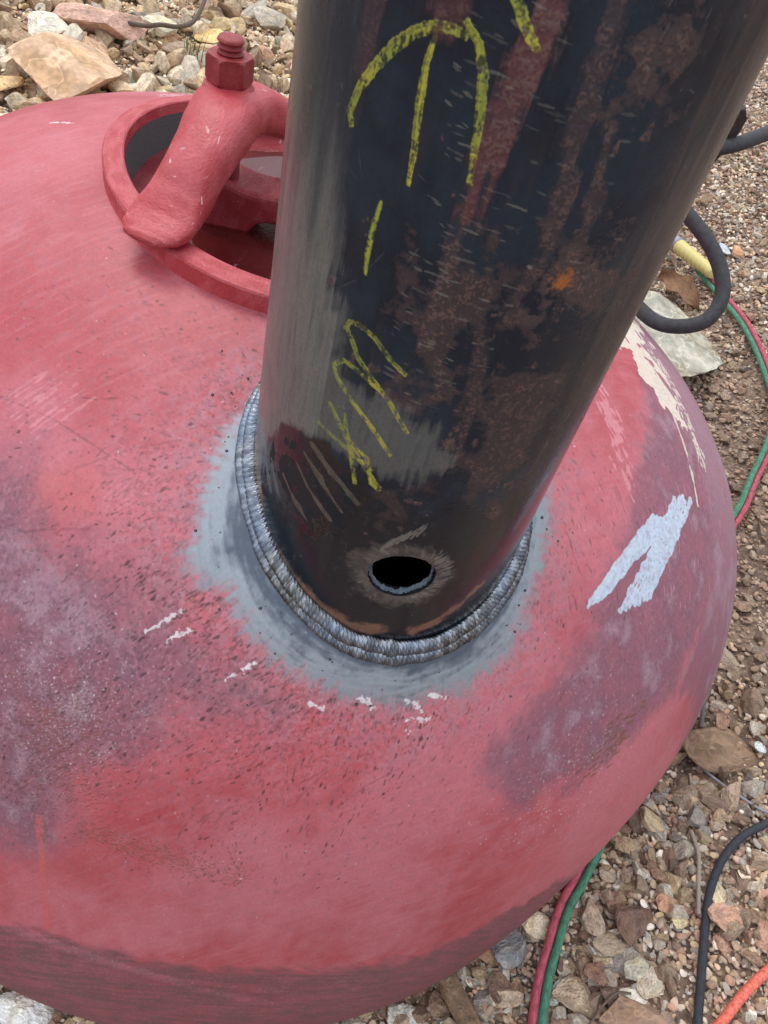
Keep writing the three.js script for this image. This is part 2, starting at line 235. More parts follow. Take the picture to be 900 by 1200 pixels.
    const wm = white.a[k]; mix(wm * (0.85 + 0.3 * (n3 - 0.5)), x > 2.4 && y > -4.7 && y < -2.5 ? paintW : whiteC); me *= 1 - wm; ro += 0.1 * wm; h += 0.35 * wm;
    mix(cMask.a[k], creamC); h += 0.2 * cMask.a[k];
    const grit = fb(x * 48 + 5, y * 48, 2), zone = Math.max(0.25, sm(2.6, 1.0, Math.hypot(x - 0.6, y + 5.2)) * sm(-4.0, -4.6, y), mL * 0.9, mR * 0.6, 0.45 * dm) * (1 - hm); mix(0.42 * zone * sm(0.6, 0.72, grit + 0.22 * (n2 - 0.5)), L(92, 62, 66)); mix(0.22 * zone * sm(0.62, 0.74, fb(x * 40 + 60, y * 40 + 9, 2)), L(198, 150, 158));
    const gr = 0.88 + 0.24 * (nf * 0.5 + n3 * 0.5);
    for (let q = 0; q < 3; q++) col[4 * k + q] = enc(c[q] * gr);
    col[4 * k + 3] = 255; rm[4 * k] = 0; rm[4 * k + 1] = 255 * Math.min(1, ro + 0.12 * (n3 - 0.5)); rm[4 * k + 2] = 255 * me; rm[4 * k + 3] = 255;
    bp[4 * k] = bp[4 * k + 1] = bp[4 * k + 2] = 255 * Math.min(1, Math.max(0, h)); bp[4 * k + 3] = 255;
  }
  const t = dataTex(TN, TN, rm, false);
  return new THREE.MeshStandardMaterial({ map: dataTex(TN, TN, col, true), roughnessMap: t, metalnessMap: t, roughness: 1, metalness: 1, bumpMap: dataTex(TN, TN, bp, false), bumpScale: 0.0009 });
}
// a small tile of the same red paint for the cast parts
function redCast() {
  const n = 512, d = new Uint8Array(n * n * 4), b = new Uint8Array(n * n * 4), r = rng(9);
  const white = new Mask(n, n, 0, 0, 1, 1), dark = new Mask(n, n, 0, 0, 1, 1);
  for (let i = 0; i < 40; i++) { const x = r(), y = r(), a = r() * 6.3, l = 0.03 * r(); white.line([[x, y], [x + l * Math.cos(a), y + l * Math.sin(a)]], 0.003 + 0.006 * r() * r(), 0.7 * r() + 0.2, 1.2, 90); }
  for (let i = 0; i < 60; i++) { const x = r(), y = r(); dark.line([[x, y], [x + 0.006, y + 0.004]], 0.003 + 0.007 * r() * r(), 0.6, 1, 90); }
  const red = L(176, 62, 68), pale = L(196, 92, 98), w = L(222, 200, 200), k0 = L(80, 38, 40);
  for (let j = 0; j < n; j++) for (let i = 0; i < n; i++) {
    const x = i / n, y = j / n, k = j * n + i, t = 0.7 * sm(0.42, 0.66, fb(x * 8, y * 8, 4)), g = 0.88 + 0.24 * fb(x * 90, y * 90, 2), wa = white.a[k], da = dark.a[k] * 0.8;
    for (let q = 0; q < 3; q++) { let c = (red[q] + (pale[q] - red[q]) * t) * g; c += (k0[q] - c) * da; c += (w[q] - c) * wa; d[4 * k + q] = enc(c); }
    d[4 * k + 3] = 255; b[4 * k] = b[4 * k + 1] = b[4 * k + 2] = 255 * (0.5 * fb(x * 60, y * 60, 3) + 0.5 * fb(x * 150, y * 150, 2)); b[4 * k + 3] = 255;
  }
  return new THREE.MeshStandardMaterial({ map: dataTex(n, n, d, true), bumpMap: dataTex(n, n, b, false), bumpScale: 0.0006, roughness: 0.5 });
}
const redMat = redCast();
const rimMat = redMat.clone(); rimMat.color.setRGB(1, 0.98, 1);
const nutMat = redMat.clone(); nutMat.color = new THREE.Color().setRGB(0.62, 0.5, 0.5); nutMat.roughness = 0.5;
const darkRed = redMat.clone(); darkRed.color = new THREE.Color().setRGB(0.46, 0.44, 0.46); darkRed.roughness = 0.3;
const rawSteel = new THREE.MeshStandardMaterial({ color: C(92, 98, 100), roughness: 0.6, metalness: 0.3, bumpMap: soilBump, bumpScale: 0.001 });

// ---------------------------------------------------------------- the tank
const tank = new THREE.Group(); tank.name = 'red_tank'; const TB = V(P0[0] * U, HC + groundY(P0[0] * U, P0[2] * U), ZC - P0[2] * U); tank.position.copy(TB); scene.add(tank);
tag(tank, 'big worn red steel tank with domed top and a black pipe welded on', 'tank');
{
  const SEAM = [[-2.2, -10.0], [-1.07, -9.75], [-0.29, -9.67], [0.46, -9.62], [1.46, -9.52], [3.11, -9.13]];
  const NT = 420, NS = 380, p = [], uv = [], ix = [], inside = [];
  for (let j = 0; j <= NS; j++) {
    const s = Math.pow(j / NS, 1) * SL * 0.93, [r, y] = profAt(Math.max(s, 1e-4));
    for (let i = 0; i <= NT; i++) {
      const th = i / NT * 2 * Math.PI, sx = Math.sin(th), cz = -Math.cos(th);
      const qx = s * sx, qy = s * cz, sl = qx > -3 && qx < 4 ? sdLine(SEAM, qx, qy)[0] : 9, below = sm(0.02, -0.04, qy - (-9.62 + 0.02 * qx + 0.045 * Math.max(0, qx) ** 1.4 - (qx < 0 ? 0.09 * qx * qx : 0)));
      const d = 0.02 * (fb(qx * 0.5 + 7, qy * 0.5 + 3, 3) - 0.5) + 0.03 * below * sm(4.5, 2.5, qx) + 0.014 * (1 - sm(0.01, 0.06, sl)), q = onTank((r + d) * sx, y + d, (r + d) * cz);
      p.push(q.x, q.y, q.z); uv.push((s * sx - CX) / CW, (s * cz - CY) / CW);
      const [u, v] = mwLocal(q.x / U, (ZC - q.z) / U); inside.push(y > 0 && Math.hypot(q.x, q.z) < 0.955 * U || y > 0 && Math.hypot(u / (MW.a - MW.w * 0.5), v / (MW.b - MW.w * 0.5)) < 1);
    }
  }
  for (let j = 0; j < NS; j++) for (let i = 0; i < NT; i++) { const a = j * (NT + 1) + i, b = a + 1, c = a + NT + 1, d = c + 1; if (inside[a] || inside[b] || inside[c] || inside[d]) continue; ix.push(a, c, d, a, d, b); }
  const g = new THREE.BufferGeometry(); g.setAttribute('position', new THREE.Float32BufferAttribute(p, 3)); g.setAttribute('uv', new THREE.Float32BufferAttribute(uv, 2)); g.setIndex(ix); g.computeVertexNormals();
  mesh('shell', g, paintTank(), tank, TB).userData = { label: 'rounded red painted head with mauve and grimy worn areas' };
}
// ---------------------------------------------------------------- pipe
const PX0 = -100, PXW = 200, PY0 = -4.75, PYH = 4.4;
function paintPipe() {
  const n = 1024, m = 1280, k0 = Math.PI / 180, r = rng(31), X = d => d * k0;
  const Mk = () => new Mask(n, m, PX0 * k0, PY0, PXW * k0, PYH), D = P => P.map(([a, b]) => [X(a), b]);
  const yel = Mk(), pale = Mk(), smear = Mk(), wipe = Mk();
  const ystroke = (P, w, a, t = 0.2) => { // a waxy stick: a few filaments of uneven pressure
    const Q = D(P); for (const o of [-0.4, -0.2, 0, 0.2, 0.4]) yel.line(Q.map(([x, y], i) => { const A = Q[Math.max(0, i - 1)], B = Q[Math.min(Q.length - 1, i + 1)], l = Math.hypot(B[0] - A[0], B[1] - A[1]), k = 0.8 * o * w * (1 - t * Math.abs(2 * i / (Q.length - 1) - 1)); return [x - (B[1] - A[1]) / l * k, y + (B[0] - A[0]) / l * k]; }), w * 0.24, a * (0.45 + 0.55 * r()), 0.7, 60, t); };
  ystroke([[-33.5, -1.223], [-34.7, -1.18], [-33.2, -1.081], [-29.9, -0.987], [-26, -0.895], [-21.9, -0.822], [-17.2, -0.775], [-13.5, -0.765], [-10.4, -0.775]], 0.056, 0.8, 0.4);
  ystroke([[-16.8, -0.789], [-17.6, -0.89], [-17.3, -1.015], [-16, -1.219], [-15.7, -1.332]], 0.042, 0.8, 0.5);
  ystroke([[-11.5, -0.73], [-7.7, -0.783], [-5.5, -0.869], [-4, -0.988], [-3.1, -1.118], [-2.2, -1.243]], 0.05, 0.85, 0.45);
  ystroke([[-21.4, -1.438], [-22.2, -1.548], [-22.4, -1.693], [-21.8, -1.78]], 0.038, 0.95, 0.45);
  ystroke([[-4.3, -0.611], [-2, -0.65], [0, -0.695], [3.5, -0.753]], 0.05, 0.8, 0.3);
  for (const P of [[[-24.8, -2.097], [-23.7, -2.043], [-20.4, -2.031], [-15.3, -2.06], [-9.1, -2.145], [-4.6, -2.187]], [[-24.5, -2.074], [-21.5, -2.14], [-18.9, -2.207], [-15.6, -2.253], [-7.7, -2.363], [0, -2.526]], [[-2.7, -2.709], [-8, -2.61], [-12.3, -2.539], [-19.6, -2.448], [-24.8, -2.372], [-26.3, -2.32], [-23.2, -2.261], [-18.1, -2.276], [-10.2, -2.33]], [[-28.5, -2.719], [-16.7, -2.777], [-7.3, -2.856]], [[-25.4, -2.551], [-17.4, -2.71], [-3.4, -2.955]], [[-19.9, -2.564], [-14.9, -2.802], [-11.3, -2.995]], [[-16.7, -2.715], [-9.6, -2.78], [-6.3, -2.946], [-3.2, -2.974]]]) ystroke(P, 0.034, 0.75, 0.1);
  // pale horizontal nicks, finger wipes, chalk line
  for (let i = 0; i < 150; i++) { const a = X(-12 + 50 * r() * r()), y = -0.5 - 1.9 * r(), l = 0.02 + 0.08 * r() * r(); pale.line([[a, y], [a + l, y - 0.012 * r()]], 0.01, 0.5 * r() + 0.15, 1, 30, 0.5); }
  for (let i = 0; i < 80; i++) { const a = X(-70 + 125 * r()), y = -0.5 - 3.4 * r(), g = r() * 6.28, l = 0.03 + 0.12 * r() * r(); pale.line([[a, y], [a + l * Math.cos(g), y + l * Math.sin(g)]], 0.006, 0.25, 1, 30, 0.5); }
  for (const P of [[[-31.3, -3.0], [-24, -3.09], [-13.6, -3.255]], [[-35, -3.1], [-28, -3.22], [-17, -3.36]], [[-29, -2.9], [-20, -3.0], [-8.7, -3.129]], [[-40, -3.3], [-32, -3.42], [-25, -3.5]], [[-47, -3.35], [-41, -3.5]], [[-52, -3.4], [-46, -3.55]]]) wipe.line(D(P), 0.045, 0.75, 0.9, 10, 0.5);
  for (let i = 0; i < 60; i++) { const t = r() * 5.6 - 1.4, q = 0.215 + 0.1 * r() * r(); const cx = X(12.5) + Math.cos(t) * q, cy = -3.66 + Math.sin(t) * q; smear.line([[cx, cy], [cx + 0.06 * Math.cos(t + 0.5), cy + 0.05 * Math.sin(t + 0.5)]], 0.011, 0.5 * r() + 0.05, 1.2, 40, 0.5); }
  for (let i = 0; i < 46; i++) { const t = r(), a = 2 + 11 * t, y = -3.4 + 0.2 * t + 0.02 * (r() - 0.5); smear.line(D([[a, y - 0.03 - 0.04 * r()], [a + 2.2, y + 0.03 + 0.03 * r()]]), 0.012, 0.3 + 0.5 * r(), 1.2, 40, 0.6); } for (let i = 0; i < 60; i++) { const t = r() * 2.2 - 1.3, q = 0.21 + 0.03 * r(), l = 0.05 + 0.07 * r(); smear.line([[X(12.5) + q * Math.cos(t), -3.66 + q * Math.sin(t)], [X(12.5) + (q + l) * Math.cos(t), -3.66 + (q + l * 0.7) * Math.sin(t) + 0.02]], 0.012, 0.3 + 0.5 * r(), 1.2, 40, 0.5); }
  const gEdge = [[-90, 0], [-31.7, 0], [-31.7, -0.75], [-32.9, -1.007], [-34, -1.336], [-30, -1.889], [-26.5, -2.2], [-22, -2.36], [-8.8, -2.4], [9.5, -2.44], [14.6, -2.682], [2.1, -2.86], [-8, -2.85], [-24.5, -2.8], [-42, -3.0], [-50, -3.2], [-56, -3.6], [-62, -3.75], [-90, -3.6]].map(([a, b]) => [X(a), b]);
  const blob = D([[-53.7, -3.28], [-46, -3.0], [-36, -2.87], [-24.5, -2.836], [-14.4, -2.9], [-3.4, -3.08], [-8, -3.2], [-16, -3.5], [-20.2, -3.654], [-37.9, -3.7], [-52.5, -3.626]]);
  const rusts = [[[[27.8, -0.4], [30.6, -0.673], [31.8, -0.839], [30.3, -0.93], [24.6, -0.877], [21.2, -0.688], [20.9, -0.4]], 0.85], [[[17, -1.4], [25, -1.4], [35, -1.43], [48, -1.686], [38, -1.78], [26.6, -1.76], [19, -1.66]], 1], [[[-6.8, -1.69], [2, -1.5], [17.5, -1.544], [22.5, -1.789], [10.9, -1.909], [6, -2.2], [3, -2.55], [-3, -2.35], [-6.1, -2.001]], 0.66], [[[29.6, -2.027], [43.3, -2.2], [41.5, -2.706], [36.1, -3.068], [23.3, -2.9], [17, -2.7], [15.2, -2.3], [20.8, -2.079]], 0.56], [[[-4, -2.95], [6, -2.9], [8, -3.2], [-2, -3.5], [-5, -3.3]], 0.45], [[[0, -3.55], [3, -3.75], [8, -3.95], [2, -3.98], [-2, -3.8]], 0.6]].map(([P, a]) => [D(P), a]);
  const streaks = [[[[4, -0.4], [2.3, -0.866], [-0.3, -1.18], [-1.5, -1.543], [-1.8, -1.972]], 0.075, 0.8], [[[15.4, -0.4], [15.6, -0.817], [18.7, -1.208], [20, -1.46], [16, -1.7]], 0.06, 0.6], [[[24, -0.95], [27, -1.3], [26, -1.6]], 0.05, 0.6], [[[10, -1.8], [14, -2.1], [17, -2.6]], 0.05, 0.55], [[[-31, -0.5], [-33, -1.0]], 0.05, 0.4], [[[-16, -0.4], [-15, -0.75]], 0.07, 0.45]].map(([P, w, a]) => [D(P), w, a]);
  const tan = D([[-66, -3.4], [-60, -3.66], [-50, -3.88], [-33.1, -4.07], [-14, -4.2], [2, -4.27], [9, -4.28]]), tan2 = D([[24, -4.26], [38, -4.1], [50, -3.88]]);
  const col = new Uint8Array(n * m * 4), rm = new Uint8Array(n * m * 4), bp = new Uint8Array(n * m * 4);
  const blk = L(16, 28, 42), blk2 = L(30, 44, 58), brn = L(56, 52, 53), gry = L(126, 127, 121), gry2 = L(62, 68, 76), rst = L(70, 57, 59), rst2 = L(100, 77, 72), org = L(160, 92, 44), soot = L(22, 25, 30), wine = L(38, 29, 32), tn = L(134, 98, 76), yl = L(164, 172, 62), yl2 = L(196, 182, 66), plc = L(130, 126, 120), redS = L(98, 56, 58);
  for (let j = 0; j < m; j++) for (let i = 0; i < n; i++) {
    const x = (PX0 + (i + 0.5) / n * PXW) * k0, y = PY0 + (j + 0.5) / m * PYH, k = j * n + i, deg = x / k0;
    const n1 = fb(x * 2.2, y * 1.6, 4), n2 = fb(x * 9, y * 9, 4), n3 = fb(x * 34, y * 34, 3), nf = vn(x * 110, y * 110), vs = fb(x * 16, y * 1.8, 4), vf = fb(x * 46 + 3, y * 3.5, 3);
    const c = [0, 0, 0]; let ro = 0.24, h = 0.5, me = 0; const mix = (t, q) => { if (t > 0) for (let a = 0; a < 3; a++) c[a] += (q[a] - c[a]) * t; };
    mix(1, blk); mix(sm(0.4, 0.7, n1 + 0.4 * (n2 - 0.5)) * 0.8, blk2); mix(0.22 * sm(0.55, 0.8, vs), brn); mix(0.5 * sm(30, 50, deg) * sm(0.42, 0.62, vs + 0.3 * (n2 - 0.5)), brn); mix(0.5 * sm(36, 56, deg) * sm(0.4, 0.7, vf * 0.5 + n1 * 0.5), L(92, 80, 76));
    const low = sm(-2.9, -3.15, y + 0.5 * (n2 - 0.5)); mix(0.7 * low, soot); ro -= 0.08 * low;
    let ru = 0;
    for (const [P, a] of rusts) { const d = sdPoly(P, x, y); if (d < 0.4) ru = Math.max(ru, a * (1 - sm(-0.05, 0.09, d + 0.62 * (n2 - 0.5) + 0.22 * (n3 - 0.5) + 0.1 * (nf - 0.5) + 0.05))); }
    for (const [P, w, a] of streaks) { const [d] = sdLine(P, x, y); ru = Math.max(ru, a * (1 - sm(w * 0.3, w, d + w * 1.6 * (n2 - 0.5) + w * (vf - 0.5)))); }
    ru = Math.max(ru, 0.65 * sm(0.67, 0.73, n2 * 0.55 + n3 * 0.2 + 0.3 * vs + 0.05 * sm(-10, 30, deg) - 0.05));
    mix(ru, deg < 6 && y > -1.4 ? redS : rst); mix(ru * sm(0.48, 0.72, n3 * 0.6 + nf * 0.4), rst2); ro += 0.3 * ru; h += ru * (0.5 * n3 + 0.25 * nf - 0.1);
    const od = Math.hypot(x - X(27.1), y + 1.57); mix(0.9 * (1 - sm(0.0, 0.06, od + 0.14 * (n3 - 0.5) + 0.12 * (n2 - 0.5))), org);
    const gd = sdPoly(gEdge, x, y) + 0.16 * (n2 - 0.5) + 0.14 * (vf - 0.5), gm = 1 - sm(-0.05, 0.05, gd);  // grey strip down the left side, paler and stronger towards the bottom
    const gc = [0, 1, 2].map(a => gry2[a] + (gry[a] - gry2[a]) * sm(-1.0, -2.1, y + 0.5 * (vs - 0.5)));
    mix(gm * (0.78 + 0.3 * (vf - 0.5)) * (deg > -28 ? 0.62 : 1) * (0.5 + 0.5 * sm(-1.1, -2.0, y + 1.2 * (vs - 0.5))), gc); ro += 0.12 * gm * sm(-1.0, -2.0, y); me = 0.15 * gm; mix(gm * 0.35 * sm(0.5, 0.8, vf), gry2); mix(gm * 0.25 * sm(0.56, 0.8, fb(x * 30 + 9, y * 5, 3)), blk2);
    const bd = sdPoly(blob, x, y) + 0.18 * (n2 - 0.5), bm = 1 - sm(-0.02, 0.03, bd); mix(bm * 0.92, n1 + n2 > 0.95 ? wine : soot); ro -= 0.18 * bm * (1 - ru);
    mix(wipe.a[k] * (0.7 + 0.6 * (vf - 0.5)), L(108, 98, 88)); { const hq = Math.hypot(x - X(12.5), y + 3.66), hr = sm(0.36, 0.27, hq + 0.2 * (n2 - 0.5) + 0.06 * (n3 - 0.5)) * (0.35 + 0.5 * sm(0.4, 0.65, n2)); mix(hr, L(96, 90, 86)); } mix(smear.a[k] * 0.7, L(140, 136, 130)); mix(pale.a[k] * 0.7, plc); ro += 0.15 * wipe.a[k];
    for (const [P, w] of [[tan, 0.1], [tan2, 0.06]]) { const [d] = sdLine(P, x, y); const t = 1 - sm(w * 0.2, w * 0.95, d + 0.12 * (n2 - 0.5) + 0.05 * (n3 - 0.5)); mix(t * 0.75, tn); h -= 0.1 * t; }
    const ya = yel.a[k] * (0.12 + 0.85 * sm(0.36, 0.56, 0.35 * n3 + 0.2 * nf + 0.45 * fb(x * 60, y * 14, 2))) * (y < -1.95 ? 0.85 : 1); mix(ya, yl); mix(ya * 0.8 * sm(0.45, 0.7, fb(x * 5, y * 5, 3)), yl2); ro += 0.15 * ya; h += 0.3 * ya;
    const gr = 0.88 + 0.24 * nf;
    for (let a = 0; a < 3; a++) col[4 * k + a] = enc(c[a] * gr);
    col[4 * k + 3] = 255; rm[4 * k + 1] = 255 * Math.min(1, ro + 0.2 * (n2 - 0.5)); rm[4 * k + 2] = 255 * me; rm[4 * k + 3] = 255;
    bp[4 * k] = bp[4 * k + 1] = bp[4 * k + 2] = 255 * Math.min(1, Math.max(0, h + 0.12 * (n3 - 0.5))); bp[4 * k + 3] = 255;
  }
  const t = dataTex(n, m, rm, false);
  return new THREE.MeshStandardMaterial({ map: dataTex(n, m, col, true), roughnessMap: t, metalnessMap: t, roughness: 1, metalness: 1, bumpMap: dataTex(n, m, bp, false), bumpScale: 0.0008 });
}
const HOLE = { phi: 12.5 * Math.PI / 180, y: -3.66, r: 0.205 };
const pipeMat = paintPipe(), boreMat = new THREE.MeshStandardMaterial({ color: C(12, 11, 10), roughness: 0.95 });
const lipMat = new THREE.MeshStandardMaterial({ color: C(168, 186, 204), roughness: 0.3, metalness: 0.9, bumpMap: soilBump, bumpScale: 0.001 });
const cutMat = new THREE.MeshStandardMaterial({ color: C(44, 48, 54), roughness: 0.6, metalness: 0.6, bumpMap: soilBump, bumpScale: 0.0015 });
let pipePart;
{
  const TOPY = 15, BOT = -5.0, ri = 0.925;
  const pts = (r, a, b, n) => Array.from({ length: n + 1 }, (_, i) => new THREE.Vector2(r * U, (a + (b - a) * i / n) * U));
  const outer = new THREE.LatheGeometry([...pts(1, BOT, TOPY, 60)], 160, -Math.PI, 2 * Math.PI);
  const inner = new THREE.LatheGeometry([new THREE.Vector2(1 * U, TOPY * U), ...pts(ri, TOPY, BOT, 40), new THREE.Vector2(1 * U, BOT * U)], 160, -Math.PI, 2 * Math.PI);
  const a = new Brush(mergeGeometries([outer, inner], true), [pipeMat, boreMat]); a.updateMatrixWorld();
  // the drill leaves a slightly uneven burnt hole
  const dg = new THREE.CylinderGeometry(HOLE.r * U, HOLE.r * U, 0.4 * U, 72, 4); const rr = rng(3), q = dg.attributes.position, jit = Array.from({ length: 73 }, () => 1 + 0.035 * (rr() - 0.5)); jit[72] = jit[0];
  for (let i = 0; i < q.count; i++) { const an = Math.atan2(q.getX(i), q.getZ(i)), k = Math.round((an + Math.PI) / (2 * Math.PI) * 72) % 72; q.setXYZ(i, q.getX(i) * jit[k] * 1.02, q.getY(i), q.getZ(i) * jit[k] * 0.98); }
  dg.computeVertexNormals();
  const b = new Brush(dg, cutMat); b.rotation.set(Math.PI / 2, 0, 0); const gq = new THREE.Quaternion().setFromAxisAngle(V(0, 1, 0), HOLE.phi); b.quaternion.premultiply(gq); b.position.set(Math.sin(HOLE.phi) * 0.96 * U, HOLE.y * U, Math.cos(HOLE.phi) * 0.96 * U); b.updateMatrixWorld();
  const ev = new Evaluator(); ev.useGroups = true;
  const res = ev.evaluate(a, b, SUBTRACTION), g = res.geometry, P = g.attributes.position, T = g.attributes.uv;
  for (let i = 0; i < P.count; i++) { const deg = T.getX(i) * 360 - 180, y = P.getY(i) / U; T.setXY(i, (deg - PX0) / PXW, (y - PY0) / PYH); }
  g.translate(0, HC, 0);
  pipePart = new THREE.Mesh(g, res.material); pipePart.name = 'pipe'; pipePart.castShadow = pipePart.receiveShadow = true; g.translate(-TB.x, -TB.y, -TB.z); tank.add(pipePart);
  pipePart.userData = { label: 'black steel pipe with rust, grey areas, yellow marker strokes and a drilled hole' };
  // rough bright lip left by the cutting
  const lip = gridGeo(260, 8, (u, v) => {
    const t = u * 2 * Math.PI, w = v * 2 * Math.PI, k = fb(Math.cos(t) * 9 + 20, Math.sin(t) * 9 + 20, 3), k2 = fb(Math.cos(t) * 30 + 50, Math.sin(t) * 30 + 20, 2);
    const low = 0.35 + 0.65 * sm(0.1, -0.5, Math.sin(t)), rad = (0.006 + 0.03 * k * k2) * low, rr2 = HOLE.r - 0.004 + rad * Math.cos(w) + 0.02 * (k2 - 0.5), dep = 0.985 - 0.02 * k + rad * Math.sin(w) - 0.012;
    const a2 = HOLE.phi + rr2 * Math.cos(t), y = HOLE.y + rr2 * Math.sin(t) * 0.97; return [V(Math.sin(a2) * dep * U, HC + y * U, Math.cos(a2) * dep * U)];
  }, true);
  mesh('hole_lip', lip, lipMat, pipePart, TB);
}
// ---------------------------------------------------------------- weld beads
{
  const n = 512, d = new Uint8Array(n * 64 * 4);
  for (let j = 0; j < 64; j++) for (let i = 0; i < n; i++) { const k = 4 * (j * n + i), t = fb(i / n * 64, j / 9, 4), q = sm(0.4, 0.75, fb(i / n * 5 + 3, j / 40 + 4, 4)), a = L(96, 97, 98), b = L(122, 138, 164), s = L(154, 157, 160); for (let e = 0; e < 3; e++) { let c = a[e] + (s[e] - a[e]) * sm(0.4, 0.7, t); c += (b[e] - c) * 0.5 * q; d[k + e] = enc(c); } d[k + 3] = 255; }
  const wm = new THREE.MeshStandardMaterial({ map: dataTex(n, 64, d, true, THREE.RepeatWrapping), metalness: 0.88, roughness: 0.32 });
  const bead = (rho, lift, rad, N, seed, slant) => {
    const NU = N * 10, NV = 22;
    return gridGeo(NU, NV, (u, v) => {
      const ph = -u * 2 * Math.PI, w = v * 2 * Math.PI, wob = 0.025 * (fb(Math.cos(ph) * 5 + seed, Math.sin(ph) * 5 + 9, 3) - 0.5);
      const r0 = 1 + (rho - 1 + wob * 0.7) * (1 - 0.9 * sm(1.25, 2.0, Math.abs(((u + 0.5) % 1) - 0.5) * 2 * Math.PI)), dx = Math.sin(ph), dz = Math.cos(ph);
      const yt = tankTop(r0 * dx, 3.967 - r0 * dz), yo = tankTop((r0 + 0.1) * dx, 3.967 - (r0 + 0.1) * dz);
      // frame across the bead: outward along the plate, and away from the corner
      const sl = Math.atan2(yo - yt, 0.1), outR = Math.cos(sl), outY = Math.sin(sl), nR = -outY, nY = outR;
      const cr = (w / Math.PI + 1.5) % 2 - 1; // -1..1 over the round
      const arc = Math.cos(w - Math.PI * 0.5);
      const irr = fb(Math.cos(ph) * 60 + seed, Math.sin(ph) * 60 + 7, 2);
      const cw = Math.cos(w), phase = N * u + slant * cw * cw * 2.2 + 0.5 * (irr - 0.5), saw = phase - Math.floor(phase);
      const rip = (0.1 + 0.3 * Math.max(0, Math.sin(w))) * ((saw < 0.75 ? saw / 0.75 : (1 - saw) / 0.25) - 0.5);
      const R2 = rad * (1 + rip * (0.6 + 0.8 * fb(Math.cos(ph) * 11 + seed, Math.sin(ph) * 11 + 30, 2)) + 0.07 * (irr - 0.5) + 0.3 * Math.exp(-Math.pow((u - (seed > 30 ? 0.953 : 0.945)) / 0.006, 2)) + 0.26 * (fb(Math.cos(ph) * 14 + seed, Math.sin(ph) * 14, 2) - 0.5));
      const a = Math.cos(w) * R2 * 1.2, b = Math.sin(w) * R2 * 0.62 + lift;
      const rr = r0 + outR * a + nR * b, y = yt + outY * a + nY * b;
      return [V(rr * dx * U, HC + y * U, rr * dz * U), u * 5, v];
    }, true);
  };
  mesh('weld_bead', bead(1.068, 0.006, 0.043, 225, 21, 1), wm, tank, TB).userData = { label: 'outer silver weld bead lying on the red plate' };
  mesh('weld_bead', bead(1.02, 0.03, 0.044, 235, 44, 1), wm, tank, TB).userData = { label: 'inner silver weld bead against the black pipe' };
}
{
  const r = rng(66), gs = []; for (let i = 0; i < 90; i++) { const t = -Math.PI * 0.75 + 1.5 * Math.PI * r(), q = 1.16 + 0.45 * r() * r(), x = q * Math.sin(t), f = 3.967 - q * Math.cos(t), z = 0.004 + 0.012 * r() * r(), p = W(x, tankTop(x, f) + z * 0.4, f), g = new THREE.SphereGeometry(z * U, 8, 6); g.scale(1, 0.7, 1); g.translate(p.x, p.y, p.z); gs.push(g); }
  mesh('weld_spatter', mergeGeometries(gs), new THREE.MeshStandardMaterial({ color: C(70, 72, 76), metalness: 0.6, roughness: 0.45 }), tank, TB).userData = { kind: 'stuff' };
}
